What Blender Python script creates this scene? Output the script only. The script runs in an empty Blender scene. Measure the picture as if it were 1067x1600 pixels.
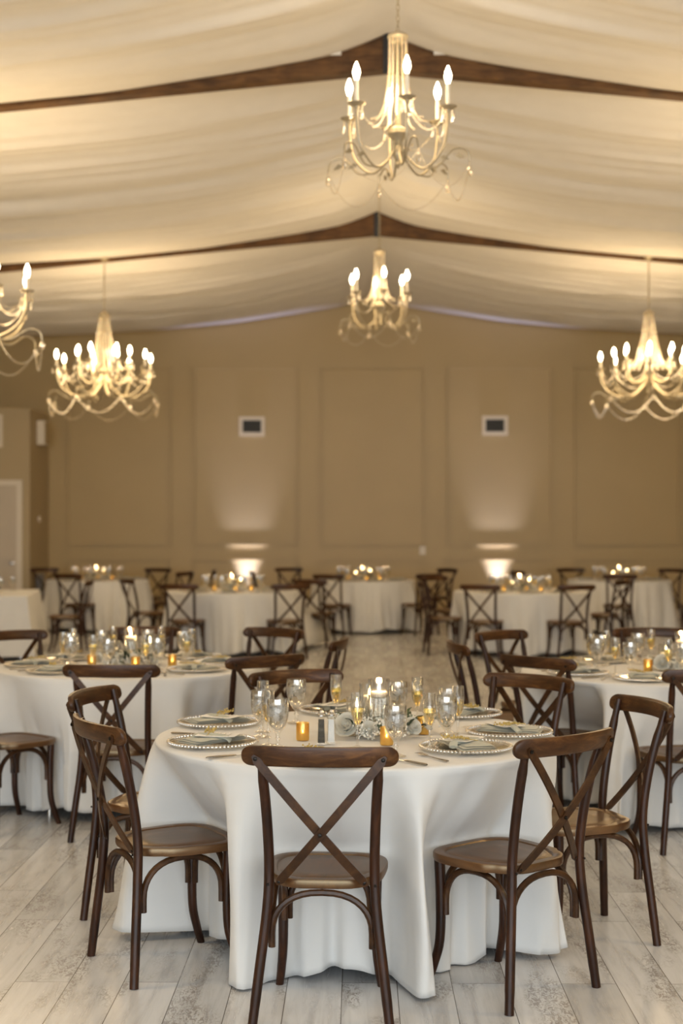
import bpy, math, random
from mathutils import Vector, Matrix
random.seed(7)
C = bpy.context.scene
COL = C.collection
PI = math.pi
sin, cos, sqrt = math.sin, math.cos, math.sqrt

# ------------------------------------------------------------------ camera
cd = bpy.data.cameras.new('camera'); cam = bpy.data.objects.new('camera', cd); COL.objects.link(cam)
cam.location = (0, 0, 1.56)
cd.sensor_fit = 'VERTICAL'; cd.sensor_height = 36; cd.sensor_width = 24; cd.lens = 50
cam.rotation_euler = (math.radians(90 + 0.593), 0, math.radians(0.683))
cd.dof.use_dof = True; cd.dof.focus_distance = 4.75; cd.dof.aperture_fstop = 2.5
cd.clip_end = 200
C.camera = cam

# ------------------------------------------------------------------ world, exposure, large lights
w = bpy.data.worlds.new('world'); C.world = w; w.use_nodes = True
w.node_tree.nodes['Background'].inputs[0].default_value = (0.9, 0.85, 0.8, 1)
w.node_tree.nodes['Background'].inputs[1].default_value = 0.05
C.view_settings.view_transform = 'Standard'; C.view_settings.look = 'None'
C.view_settings.gamma = 1; C.view_settings.exposure = 0.0; C.view_settings.use_curve_mapping = False

WARM = (1.0, 0.71, 0.38)
BIG_W, SMALL_W = 135, 34          # chandelier light power
UP_W = 48
FILL_W = 1120
CANDLE_W = 1.6

def light(name, kind, loc, power, color, rot=(0, 0, 0), **k):
    d = bpy.data.lights.new(name, kind); d.energy = power; d.color = color
    for a, b in k.items(): setattr(d, a, b)
    o = bpy.data.objects.new(name, d); COL.objects.link(o); o.location = loc; o.rotation_euler = rot
    return o
# unseen cool fill light added behind the camera, tilted up towards the ceiling
light('rear_cool_fill', 'AREA', (0.2, -6.1, 2.5), FILL_W, (0.83, 0.92, 1.0), (math.radians(104), 0, 0), shape='RECTANGLE', size=14.0, size_y=3.8)

# ------------------------------------------------------------------ materials
def new_mat(name):
    m = bpy.data.materials.new(name); m.use_nodes = True
    nt = m.node_tree; b = nt.nodes['Principled BSDF']
    return m, nt, b
def N(nt, t, **k):
    n = nt.nodes.new(t)
    for a, v in k.items():
        if a.startswith('i_'):
            key = a[2:]
            key = int(key) if key.isdigit() else key.replace('_', ' ')
            n.inputs[key].default_value = v
        else: setattr(n, a, v)
    return n
def L(nt, a, b): nt.links.new(a, b)
def ramp(nt, fac, stops):
    r = nt.nodes.new('ShaderNodeValToRGB'); cr = r.color_ramp
    while len(cr.elements) < len(stops): cr.elements.new(0.5)
    for e, (p, c) in zip(cr.elements, stops): e.position = p; e.color = (*c, 1)
    L(nt, fac, r.inputs[0]); return r
def bump(nt, b, h, strength=0.2, dist=0.01):
    bn = N(nt, 'ShaderNodeBump'); bn.inputs['Strength'].default_value = strength; bn.inputs['Distance'].default_value = dist
    L(nt, h, bn.inputs['Height']); L(nt, bn.outputs[0], b.inputs['Normal']); return bn

def simple(name, col, rough=0.5, metal=0.0, spec=0.5, noise=0.0, scale=30, coat=0.0, sheen=0.0, trans=0.0, ior=1.5, sub=0.0):
    m, nt, b = new_mat(name)
    b.inputs['Roughness'].default_value = rough; b.inputs['Metallic'].default_value = metal
    b.inputs['Specular IOR Level'].default_value = spec; b.inputs['Coat Weight'].default_value = coat
    b.inputs['Sheen Weight'].default_value = sheen; b.inputs['Transmission Weight'].default_value = trans
    b.inputs['IOR'].default_value = ior
    tc = N(nt, 'ShaderNodeTexCoord'); n = N(nt, 'ShaderNodeTexNoise', i_Scale=scale, i_Detail=4.0)
    L(nt, tc.outputs['Object'], n.inputs['Vector'])
    lo = tuple(c * (1 - noise) for c in col); hi = tuple(min(1, c * (1 + noise)) for c in col)
    r = ramp(nt, n.outputs['Fac'], [(0.3, lo), (0.7, hi)]); L(nt, r.outputs[0], b.inputs['Base Color'])
    return m

def wood(name, dark, mid, light_, rough=0.36, axis=(14, 14, 2.2), coat=0.05, spec=0.3):
    m, nt, b = new_mat(name)
    tc = N(nt, 'ShaderNodeTexCoord'); oi = N(nt, 'ShaderNodeObjectInfo')
    mp = N(nt, 'ShaderNodeMapping'); mp.inputs['Scale'].default_value = axis
    ad = N(nt, 'ShaderNodeVectorMath', operation='ADD')
    sc = N(nt, 'ShaderNodeVectorMath', operation='SCALE'); sc.inputs['Scale'].default_value = 7.0
    cmb = N(nt, 'ShaderNodeCombineXYZ'); L(nt, oi.outputs['Random'], cmb.inputs[0]); L(nt, oi.outputs['Random'], cmb.inputs[1])
    L(nt, cmb.outputs[0], sc.inputs[0]); L(nt, tc.outputs['Object'], ad.inputs[0]); L(nt, sc.outputs[0], ad.inputs[1])
    L(nt, ad.outputs[0], mp.inputs[0])
    n1 = N(nt, 'ShaderNodeTexNoise', i_Scale=3.0, i_Detail=8.0, i_Roughness=0.65, i_Distortion=0.8); L(nt, mp.outputs[0], n1.inputs['Vector'])
    n2 = N(nt, 'ShaderNodeTexNoise', i_Scale=5.0, i_Detail=3.0); L(nt, ad.outputs[0], n2.inputs['Vector'])
    r = ramp(nt, n1.outputs['Fac'], [(0.25, dark), (0.5, mid), (0.78, light_)])
    r2 = ramp(nt, n2.outputs['Fac'], [(0.3, (0.55, 0.52, 0.5)), (0.75, (1.25, 1.2, 1.1))])
    mx = N(nt, 'ShaderNodeMix', data_type='RGBA', blend_type='MULTIPLY'); mx.inputs['Factor'].default_value = 1
    L(nt, r.outputs[0], mx.inputs['A']); L(nt, r2.outputs[0], mx.inputs['B']); L(nt, mx.outputs['Result'], b.inputs['Base Color'])
    b.inputs['Roughness'].default_value = rough; b.inputs['Coat Weight'].default_value = coat; b.inputs['Coat Roughness'].default_value = 0.22
    b.inputs['Specular IOR Level'].default_value = spec
    bump(nt, b, n1.outputs['Fac'], 0.12, 0.002)
    return m

MAT = {}
MAT['wood'] = wood('dark_walnut_wood', (0.010, 0.0032, 0.0012), (0.032, 0.0100, 0.0032), (0.070, 0.024, 0.008))
MAT['rail'] = wood('worn_walnut_rail', (0.022, 0.008, 0.003), (0.062, 0.024, 0.007), (0.16, 0.072, 0.022), axis=(2.2, 14, 14), rough=0.36)
MAT['strap'] = wood('walnut_strap', (0.018, 0.007, 0.003), (0.048, 0.019, 0.006), (0.100, 0.045, 0.015), axis=(8, 8, 8), rough=0.36)
MAT['seat'] = wood('satin_seat_wood', (0.032, 0.011, 0.006), (0.075, 0.027, 0.010), (0.13, 0.054, 0.018), axis=(16, 2.0, 16), rough=0.36, coat=0.0, spec=1.0)
MAT['seat'].node_tree.nodes['Principled BSDF'].inputs['IOR'].default_value = 1.65
MAT['seat'].node_tree.nodes['Principled BSDF'].inputs['Specular Tint'].default_value = (1, .80, .50, 1)
MAT['beam'] = wood('timber_beam', (0.05, 0.022, 0.007), (0.13, 0.062, 0.02), (0.22, 0.12, 0.045), axis=(1.2, 10, 10), rough=0.6, coat=0)

# floor
m, nt, b = new_mat('whitewashed_planks'); MAT['floor'] = m
geo = N(nt, 'ShaderNodeNewGeometry'); sp = N(nt, 'ShaderNodeSeparateXYZ'); L(nt, geo.outputs['Position'], sp.inputs[0])
cmb = N(nt, 'ShaderNodeCombineXYZ')
L(nt, sp.outputs[1], cmb.inputs[0]); 
offx = N(nt, 'ShaderNodeMath', operation='ADD'); offx.inputs[1].default_value = 0.243 + 18.7; L(nt, sp.outputs[0], offx.inputs[0])
L(nt, offx.outputs[0], cmb.inputs[1])
br = N(nt, 'ShaderNodeTexBrick', offset=0.37, offset_frequency=2, squash=1.0)
br.inputs['Color1'].default_value = (0, 0, 0, 1); br.inputs['Color2'].default_value = (1, 1, 1, 1); br.inputs['Mortar'].default_value = (0.5, 0.5, 0.5, 1)
br.inputs['Scale'].default_value = 1.0; br.inputs['Mortar Size'].default_value = 0.0018; br.inputs['Mortar Smooth'].default_value = 0.3
br.inputs['Brick Width'].default_value = 1.22; br.inputs['Row Height'].default_value = 0.187; br.inputs['Bias'].default_value = 0
L(nt, cmb.outputs[0], br.inputs['Vector'])
# grain: stretched along the plank, shifted per plank
mp = N(nt, 'ShaderNodeMapping'); mp.inputs['Scale'].default_value = (1.3, 15, 1)
ad = N(nt, 'ShaderNodeVectorMath', operation='ADD'); sc = N(nt, 'ShaderNodeVectorMath', operation='SCALE'); sc.inputs['Scale'].default_value = 9
L(nt, br.outputs['Color'], sc.inputs[0]); L(nt, cmb.outputs[0], ad.inputs[0]); L(nt, sc.outputs[0], ad.inputs[1]); L(nt, ad.outputs[0], mp.inputs[0])
g1 = N(nt, 'ShaderNodeTexNoise', i_Scale=1.6, i_Detail=9.0, i_Roughness=0.62, i_Distortion=0.5); L(nt, mp.outputs[0], g1.inputs['Vector'])
grain = ramp(nt, g1.outputs['Fac'], [(0.28, (0.43, 0.43, 0.435)), (0.5, (0.60, 0.61, 0.62)), (0.75, (0.70, 0.71, 0.72))])
tone = ramp(nt, br.outputs['Color'], [(0.0, (0.78, 0.76, 0.74)), (0.5, (0.96, 0.955, 0.95)), (1.0, (1.08, 1.06, 1.04))])
mx = N(nt, 'ShaderNodeMix', data_type='RGBA', blend_type='MULTIPLY'); mx.inputs['Factor'].default_value = 1
L(nt, grain.outputs[0], mx.inputs['A']); L(nt, tone.outputs[0], mx.inputs['B'])
# scuffed patches where the wash has worn to darker wood
mp2 = N(nt, 'ShaderNodeMapping'); mp2.inputs['Scale'].default_value = (2.2, 6.0, 1); L(nt, ad.outputs[0], mp2.inputs[0])
s1 = N(nt, 'ShaderNodeTexNoise', i_Scale=1.0, i_Detail=2.0); L(nt, mp2.outputs[0], s1.inputs['Vector'])
mp3 = N(nt, 'ShaderNodeMapping'); mp3.inputs['Scale'].default_value = (28, 60, 1); L(nt, ad.outputs[0], mp3.inputs[0])
s2 = N(nt, 'ShaderNodeTexNoise', i_Scale=1.0, i_Detail=6.0, i_Roughness=0.7, i_Distortion=1.5); L(nt, mp3.outputs[0], s2.inputs['Vector'])
r1 = ramp(nt, s1.outputs['Fac'], [(0.50, (0, 0, 0)), (0.62, (1, 1, 1))]); r2 = ramp(nt, s2.outputs['Fac'], [(0.47, (0, 0, 0)), (0.56, (1, 1, 1))])
ms = N(nt, 'ShaderNodeMath', operation='MULTIPLY'); L(nt, r1.outputs[0], ms.inputs[0]); L(nt, r2.outputs[0], ms.inputs[1])
ms2 = N(nt, 'ShaderNodeMath', operation='MULTIPLY'); ms2.inputs[1].default_value = 0.62; L(nt, ms.outputs[0], ms2.inputs[0])
mx2 = N(nt, 'ShaderNodeMix', data_type='RGBA'); L(nt, ms2.outputs[0], mx2.inputs['Factor']); L(nt, mx.outputs['Result'], mx2.inputs['A']); mx2.inputs['B'].default_value = (0.17, 0.135, 0.105, 1)
mx3 = N(nt, 'ShaderNodeMix', data_type='RGBA'); L(nt, br.outputs['Fac'], mx3.inputs['Factor']); L(nt, mx2.outputs['Result'], mx3.inputs['A']); mx3.inputs['B'].default_value = (0.13, 0.115, 0.10, 1)
L(nt, mx3.outputs['Result'], b.inputs['Base Color'])
rr = ramp(nt, g1.outputs['Fac'], [(0.3, (0.30, 0.30, 0.30)), (0.7, (0.20, 0.20, 0.20))]); L(nt, rr.outputs[0], b.inputs['Roughness'])
bump(nt, b, g1.outputs['Fac'], 0.05, 0.002)

def fabric(name, col, weave=900, rough=0.85, sheen=0.2, crease=0.0):
    m, nt, b = new_mat(name)
    tc = N(nt, 'ShaderNodeTexCoord')
    n = N(nt, 'ShaderNodeTexNoise', i_Scale=6.0, i_Detail=5.0); L(nt, tc.outputs['Object'], n.inputs['Vector'])
    r = ramp(nt, n.outputs['Fac'], [(0.3, tuple(c * 0.96 for c in col)), (0.7, col)]); L(nt, r.outputs[0], b.inputs['Base Color'])
    b.inputs['Roughness'].default_value = rough; b.inputs['Sheen Weight'].default_value = sheen; b.inputs['Specular IOR Level'].default_value = 0.2
    v = N(nt, 'ShaderNodeTexNoise', i_Scale=weave, i_Detail=1.0); L(nt, tc.outputs['Object'], v.inputs['Vector'])
    mu = N(nt, 'ShaderNodeMath', operation='MULTIPLY'); mu.inputs[1].default_value = 0.04; L(nt, v.outputs['Fac'], mu.inputs[0])
    if crease:
        vo = N(nt, 'ShaderNodeTexNoise', i_Scale=3.2, i_Detail=2.0, i_Distortion=1.2); L(nt, tc.outputs['Object'], vo.inputs['Vector'])
        ad = N(nt, 'ShaderNodeMath', operation='ADD'); mc = N(nt, 'ShaderNodeMath', operation='MULTIPLY'); mc.inputs[1].default_value = crease
        L(nt, vo.outputs['Fac'], mc.inputs[0]); L(nt, mc.outputs[0], ad.inputs[0]); L(nt, mu.outputs[0], ad.inputs[1]); h = ad.outputs[0]
    else: h = mu.outputs[0]
    bump(nt, b, h, 0.5, 0.02)
    return m
MAT['cloth'] = fabric('white_tablecloth', (0.68, 0.675, 0.655), crease=0.6)
MAT['drape'] = fabric('sheer_ceiling_fabric', (0.80, 0.77, 0.72), weave=300)
MAT['sage'] = fabric('sage_napkin', (0.43, 0.425, 0.34))
MAT['wall'] = simple('taupe_wall_paint', (0.43, 0.32, 0.15), 0.42, noise=0.02, scale=1.5, spec=0.5)
MAT['wall_side'] = simple('taupe_side_paint', (0.42, 0.335, 0.20), 0.6, noise=0.02, scale=2)
MAT['ceil'] = simple('roof_lining', (0.35, 0.32, 0.28), 0.8, noise=0.03, scale=1)
MAT['door'] = simple('cream_door_paint', (0.55, 0.48, 0.38), 0.35, noise=0.02, scale=3)
MAT['white_plastic'] = simple('white_plastic', (0.72, 0.66, 0.56), 0.4, noise=0.02)
MAT['black'] = simple('black_plastic', (0.012, 0.012, 0.012), 0.45, noise=0.1)
MAT['bolt'] = simple('blackened_bolt', (0.015, 0.012, 0.010), 0.35, metal=0.7, noise=0.1)
MAT['chrome'] = simple('brushed_chrome', (0.62, 0.60, 0.57), 0.22, metal=1, noise=0.05)
MAT['steel'] = simple('vintage_cutlery_steel', (0.30, 0.27, 0.23), 0.28, metal=1, noise=0.25, scale=160)
MAT['gold'] = simple('antique_champagne_metal', (0.42, 0.36, 0.25), 0.38, metal=0.5, noise=0.12, scale=40)
MAT['sleeve'] = simple('ivory_candle_sleeve', (0.85, 0.78, 0.64), 0.4, noise=0.02, sub=0.3)
MAT['paper'] = simple('white_card_paper', (0.78, 0.77, 0.74), 0.7, noise=0.02)
MAT['wax'] = simple('ivory_wax', (0.85, 0.78, 0.65), 0.45, noise=0.02)
MAT['rose'] = simple('white_rose_petals', (0.78, 0.76, 0.68), 0.6, noise=0.06, scale=60)
MAT['breath'] = simple('baby_breath_blossom', (0.80, 0.79, 0.72), 0.7, noise=0.1, scale=90)
MAT['leaf'] = simple('dark_green_leaf', (0.022, 0.045, 0.018), 0.4, noise=0.35, scale=40)
MAT['leaf2'] = simple('grey_green_leaf', (0.16, 0.22, 0.15), 0.5, noise=0.3, scale=30)
MAT['dried'] = simple('dried_yellow_sprig', (0.45, 0.33, 0.10), 0.6, noise=0.3, scale=60)
MAT['pepper'] = simple('ground_pepper', (0.075, 0.07, 0.06), 0.9, noise=0.6, scale=500)
MAT['salt'] = simple('table_salt', (0.80, 0.80, 0.78), 0.9, noise=0.08, scale=500)
MAT['grille'] = simple('blue_grey_grille', (0.24, 0.25, 0.27), 0.5, noise=0.05)

def emit(name, col, s):
    m = bpy.data.materials.new(name); m.use_nodes = True; nt = m.node_tree; nt.nodes.clear()
    e = N(nt, 'ShaderNodeEmission'); e.inputs[0].default_value = (*col, 1); e.inputs[1].default_value = s
    o = N(nt, 'ShaderNodeOutputMaterial'); L(nt, e.outputs[0], o.inputs[0]); return m
MAT['bulb'] = emit('warm_bulb_glow', (1.0, 0.84, 0.55), 30)
MAT['flame'] = emit('candle_flame_glow', (1.0, 0.74, 0.36), 55)
MAT['led'] = emit('violet_white_led', (0.80, 0.72, 1.0), 8)

def thin_glass(name, tint=(1, 1, 1), gloss=0.10, rough=0.03, edge=0.75):
    m = bpy.data.materials.new(name); m.use_nodes = True; nt = m.node_tree; nt.nodes.clear()
    t = N(nt, 'ShaderNodeBsdfTransparent'); t.inputs[0].default_value = (*tint, 1)
    g = N(nt, 'ShaderNodeBsdfGlossy'); g.inputs['Roughness'].default_value = rough; g.inputs[0].default_value = (1, 0.98, 0.95, 1)
    lw = N(nt, 'ShaderNodeLayerWeight'); lw.inputs[0].default_value = 0.35
    mr = N(nt, 'ShaderNodeMapRange'); mr.inputs['To Min'].default_value = gloss; mr.inputs['To Max'].default_value = edge
    L(nt, lw.outputs['Facing'], mr.inputs[0])
    mx = N(nt, 'ShaderNodeMixShader'); L(nt, mr.outputs[0], mx.inputs[0]); L(nt, t.outputs[0], mx.inputs[1]); L(nt, g.outputs[0], mx.inputs[2])
    o = N(nt, 'ShaderNodeOutputMaterial'); L(nt, mx.outputs[0], o.inputs[0]); return m
MAT['glass'] = thin_glass('clear_glass', (0.96, 0.96, 0.95), 0.10, 0.06, 0.75)
MAT['cut'] = thin_glass('cut_crystal', (0.92, 0.90, 0.86), 0.30, 0.12, 0.85)
MAT['charger'] = thin_glass('silvery_glass_charger', (0.90, 0.90, 0.86), 0.30, 0.08, 0.8)
MAT['bead_rim'] = thin_glass('beaded_glass_rim', (0.60, 0.55, 0.44), 0.55, 0.12, 0.95)
MAT['water'] = simple('iced_water', (0.97, 0.97, 0.95), 0.05, trans=1.0, ior=1.33)
MAT['ice'] = simple('ice_cubes', (0.96, 0.96, 0.96), 0.2, trans=0.55, ior=1.30)
MAT['wine'] = simple('sparkling_wine', (1.0, 0.80, 0.30), 0.03, trans=1.0, ior=1.33)
MAT['wine_far'] = simple('amber_wine', (0.80, 0.55, 0.16), 0.1, trans=0.6, ior=1.33)
MAT['amber'] = thin_glass('amber_mercury_glass', (0.97, 0.84, 0.45), 0.45, 0.30, 0.8)
MAT['amber'].node_tree.nodes['Glossy BSDF'].inputs[0].default_value = (1, .74, .28, 1)
MAT['beads'] = thin_glass('chandelier_crystal', (0.98, 0.94, 0.84), 0.40, 0.12, 0.9)

# ------------------------------------------------------------------ mesh builder
class MB:
    def __init__(s): s.v = []; s.f = []
    def add(s, vs, fs):
        n = len(s.v); s.v += [tuple(p) for p in vs]; s.f += [tuple(i + n for i in f) for f in fs]; return s
    def box(s, c, d, rz=0, M=None):
        x, y, z = [q / 2 for q in d]
        vs = [Vector((a * x, b_ * y, c_ * z)) for a in (-1, 1) for b_ in (-1, 1) for c_ in (-1, 1)]
        R = M or Matrix.Rotation(rz, 3, 'Z'); vs = [R @ p + Vector(c) for p in vs]
        return s.add(vs, [(0, 1, 3, 2), (4, 6, 7, 5), (0, 4, 5, 1), (2, 3, 7, 6), (0, 2, 6, 4), (1, 5, 7, 3)])
    def lathe(s, prof, n=24, c=(0, 0, 0), sq=None):
        vs = []; fs = []; k = len(prof)
        for r, z in prof:
            for i in range(n):
                a = 2 * PI * i / n; vs.append((c[0] + r * cos(a), c[1] + r * sin(a), c[2] + z))
        for j in range(k - 1):
            for i in range(n):
                i2 = (i + 1) % n; fs.append((j * n + i, j * n + i2, (j + 1) * n + i2, (j + 1) * n + i))
        if prof[0][0] > 1e-6: fs.append(tuple(reversed(range(n))))
        if prof[-1][0] > 1e-6: fs.append(tuple((k - 1) * n + i for i in range(n)))
        return s.add(vs, fs)
    def tube(s, pts, r, n=8, flat=None, up=Vector((0, 0, 1)), caps=True):
        pts = [Vector(p) for p in pts]; k = len(pts)
        rs = r if isinstance(r, (list, tuple)) else [r] * k
        vs = []; fs = []; prev = None
        for i, p in enumerate(pts):
            t = (pts[min(i + 1, k - 1)] - pts[max(i - 1, 0)]).normalized()
            if prev is None:
                u = t.cross(up)
                if u.length < 0.05: u = t.cross(Vector((1, 0, 0)))
                u.normalize()
            else:
                u = prev - t * prev.dot(t); u.normalize()
            prev = u; v = t.cross(u)
            for j in range(n):
                a = 2 * PI * (j + 0.5) / n; fy = flat if flat else 1
                vs.append(p + u * cos(a) * rs[i] + v * sin(a) * rs[i] * fy)
        for i in range(k - 1):
            for j in range(n):
                j2 = (j + 1) % n; fs.append((i * n + j, i * n + j2, (i + 1) * n + j2, (i + 1) * n + j))
        if caps: fs.append(tuple(reversed(range(n)))); fs.append(tuple((k - 1) * n + j for j in range(n)))
        return s.add(vs, fs)
    def ball(s, c, r, n=6, m=4, sz=1.0):
        prof = [(r * sin(PI * i / m), -r * sz * cos(PI * i / m)) for i in range(m + 1)]
        prof[0] = (0, prof[0][1]); prof[-1] = (0, prof[-1][1])
        vs = [(c[0], c[1], c[2] + prof[0][1])]; fs = []
        for rr_, z in prof[1:-1]:
            for i in range(n):
                a = 2 * PI * i / n; vs.append((c[0] + rr_ * cos(a), c[1] + rr_ * sin(a), c[2] + z))
        vs.append((c[0], c[1], c[2] + prof[-1][1])); e = len(vs) - 1
        for i in range(n):
            i2 = (i + 1) % n; fs.append((0, 1 + i2, 1 + i)); b_ = 1 + (m - 2) * n; fs.append((e, b_ + i, b_ + i2))
            for j in range(m - 2): fs.append((1 + j * n + i, 1 + j * n + i2, 1 + (j + 1) * n + i2, 1 + (j + 1) * n + i))
        return s.add(vs, fs)
    def strand(s, pts, r=0.006, gap=0.014, n=5):
        # beads threaded along a polyline
        pts = [Vector(p) for p in pts]; d = 0
        for a, b_ in zip(pts, pts[1:]):
            l = (b_ - a).length
            while d <= l:
                p = a + (b_ - a) * (d / l) if l > 0 else a
                s.ball(p, r, n, 3); d += gap
            d -= l
        return s
    def build(s, name, mat, parent=None, smooth=True, angle=40):
        me = bpy.data.meshes.new(name); me.from_pydata(s.v, [], s.f); me.validate(); me.update()
        if smooth:
            me.shade_smooth() if angle >= 180 else None
            if angle < 180:
                for p in me.polygons: p.use_smooth = True
                try: me.set_sharp_from_angle(angle=math.radians(angle))
                except Exception: pass
        me.materials.append(mat)
        o = bpy.data.objects.new(name, me); COL.objects.link(o)
        if parent: o.parent = parent
        return o

def tag(o, label, cat, group=None, kind=None):
    o['label'] = label; o['category'] = cat
    if group: o['group'] = group
    if kind: o['kind'] = kind
    return o
def thing(name, loc, h=0, label='', cat='', group=None):
    o = bpy.data.objects.new(name, None); o.empty_display_size = 0.05; COL.objects.link(o)
    o.location = loc; o.rotation_euler = (0, 0, h); return tag(o, label, cat, group)
def kids(o): return [c for c in bpy.data.objects if c.parent == o]
TREE = {}
def copy_tree(o, loc, h=0, scale=1.0, label=None, group=None):
    key = o.name
    if key not in TREE: TREE[key] = [(c, kids(c)) for c in kids(o)]
    r = o.copy(); COL.objects.link(r); r.location = loc; r.rotation_euler = (0, 0, h); r.scale = (scale,) * 3
    for c, gs in TREE[key]:
        q = c.copy(); COL.objects.link(q); q.parent = r
        for g in gs:
            t = g.copy(); COL.objects.link(t); t.parent = q
    if label: r['label'] = label
    if group: r['group'] = group
    return r
class Kind:
    """first place() moves the prototype itself, later ones copy it"""
    def __init__(s, maker): s.maker = maker; s.p = None; s.used = False
    def place(s, loc, h=0, label='', cat='', group=None, scale=1.0):
        if s.p is None: s.p = s.maker(); 
        if not s.used:
            s.used = True; r = s.p; TREE.setdefault(r.name, [(c, kids(c)) for c in kids(r)])
            r.location = loc; r.rotation_euler = (0, 0, h); r.scale = (scale,) * 3
        else: r = copy_tree(s.p, loc, h, scale)
        r['label'] = label; r['category'] = cat
        if group: r['group'] = group
        elif 'group' in r: del r['group']
        return r
def struct(mb, name, mat, parent=None, smooth=False):
    o = mb.build(name, mat, parent, smooth)
    if not parent: o['kind'] = 'structure'
    return o
def lerp(a, b_, t): return a + (b_ - a) * t
def interp(tab, x):
    for (x0, y0), (x1, y1) in zip(tab, tab[1:]):
        if x <= x1: return lerp(y0, y1, max(0, (x - x0)) / (x1 - x0))
    return tab[-1][1]
def smooth01(t): t = max(0, min(1, t)); return t * t * (3 - 2 * t)

# ------------------------------------------------------------------ the room
RX = 0.235              # ridge line
XL, XR, YN, YW = RX - 8.0, RX + 8.0, -6.5, 24.5
struct(MB().box(((XL + XR) / 2, (YN + YW) / 2, -0.05), (XR - XL, YW - YN, 0.1)), 'floor', MAT['floor'])
struct(MB().box((RX, YW + 0.1, 3.1), (16.4, 0.2, 6.4)), 'wall_back', MAT['wall'])
struct(MB().box((XL - 0.1, (YN + YW) / 2, 3.1), (0.2, YW - YN, 6.4)), 'wall_left', MAT['wall_side'])
struct(MB().box((XR + 0.1, (YN + YW) / 2, 3.1), (0.2, YW - YN, 6.4)), 'wall_right', MAT['wall_side'])
struct(MB().box((RX, YN - 0.1, 3.1), (16.4, 0.2, 6.4)), 'wall_rear', MAT['wall_side'])
mb = MB()
for sgn in (-1, 1):
    vs = [(RX, YN, 6.0), (RX + sgn * 8.1, YN, 5.6), (RX + sgn * 8.1, YW, 5.6), (RX, YW, 6.0)]
    vs += [(x, y, z + 0.1) for x, y, z in vs]
    mb.add(vs, [(0, 1, 2, 3), (4, 7, 6, 5), (0, 4, 5, 1), (1, 5, 6, 2), (2, 6, 7, 3), (3, 7, 4, 0)])
struct(mb, 'ceiling', MAT['ceil'])

# beams across the room (timber trusses) -------------------------------
def beam_bot(u): return 5.27 - 0.095 * u
def beam(y, name):
    mb = MB()
    for sgn in (-1, 1):
        k = 12; vs = []
        for i in range(k + 1):
            u = 7.9 * i / k; x = RX + sgn * u; z0 = beam_bot(u); z1 = z0 + 0.33
            vs += [(x, y, z0), (x, y + 0.14, z0), (x, y + 0.14, z1), (x, y, z1)]
        fs = []
        for i in range(k):
            for j in range(4):
                j2 = (j + 1) % 4; fs.append((i * 4 + j, i * 4 + j2, i * 4 + 4 + j2, i * 4 + 4 + j))
        fs.append((4 * k, 4 * k + 1, 4 * k + 2, 4 * k + 3)); fs.append((0, 3, 2, 1))
        mb.add(vs, fs)
    o = struct(mb, name, MAT['beam'])
    p = MB().box((RX, y - 0.012, 5.42), (0.07, 0.02, 0.38)).build('steel_ridge_plate', MAT['black'], o, False)
    return o
B1, B2, B0 = 11.5, 18.0, 4.9
beam(B0, 'trim_1'); beam(B1, 'trim_2'); beam(B2, 'trim_3')

EDGE = [(0, 5.56), (0.25, 5.45), (0.5, 5.37), (1.13, 5.26), (1.6, 5.19), (2.26, 5.09), (3.2, 5.0), (3.5, 4.975), (4.8, 4.90), (6, 4.86), (8, 4.84)]
rng = random.Random(3)
def drape(y0, y1, seed, label, sag=0.16):
    r_ = random.Random(seed); nx, ny = 96, 150
    wv = [(r_.uniform(4, 11) if q < 4 else r_.uniform(14, 34), r_.uniform(0, 6.28), r_.uniform(0.7, 1.3) if q < 4 else r_.uniform(.15, .4), r_.uniform(-0.14, 0.14)) for q in range(9)]
    vs = []; fs = []
    for j in range(ny + 1):
        t = j / ny; y = lerp(y0, y1, t); env = min(1, 4.5 * min(t, 1 - t)) 
        for i in range(nx + 1):
            x = -7.95 + 15.9 * i / nx; u = abs(x)
            # ease out the corners of the profile
            z = (interp(EDGE, u) + interp(EDGE, max(0, u - 0.12)) + interp(EDGE, u + 0.12)) / 3 if u > 0.12 else interp(EDGE, u)
            z -= sag * sin(PI * t) ** 0.8 * (0.35 + 0.65 * smooth01(u / 2.0))
            f = 0
            for fr, ph, am, sk in wv: f += am * sin(fr * (y + sk * u + 0.05 * sin(u * 1.3 + ph)) + ph)
            amp = 0.019 * env * smooth01(u / 0.6) * (0.8 + 0.35 * sin(u * 0.9 + seed))
            z += amp * f
            vs.append((RX + x, y, z))
    for j in range(ny):
        for i in range(nx): a = j * (nx + 1) + i; fs.append((a, a + 1, a + nx + 2, a + nx + 1))
    o = MB().add(vs, fs).build('ceiling_drape', MAT['drape'], None, True, 180)
    mo = o.modifiers.new('thickness', 'SOLIDIFY'); mo.thickness = 0.004
    return tag(o, label, 'drapery')
drape(YN + 0.3, B0 - 0.02, 1, 'swagged ivory fabric overhead nearest the viewer, at the very top of the photo')
drape(B0 + 0.16, B1 - 0.01, 2, 'swagged ivory ceiling fabric in front of the thicker, nearer timber beam')
drape(B1 + 0.15, B2 - 0.01, 3, 'swagged ivory ceiling fabric between the two timber beams')
drape(B2 + 0.15, YW - 0.03, 4, 'swagged ivory ceiling fabric meeting the panelled back wall')
# white ties that hold the nearer fabric against the beam
for sgn, wd in ((-1, 'left'), (1, 'right')):
    o = MB().box((RX + sgn * 0.42, B1 - 0.02, 5.43), (0.09, 0.015, 0.10)).build('fabric_tie', MAT['drape'], None, False)
    tag(o, 'small white fabric tie on the nearer beam, %s of the ridge' % wd, 'fabric tie')

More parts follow.
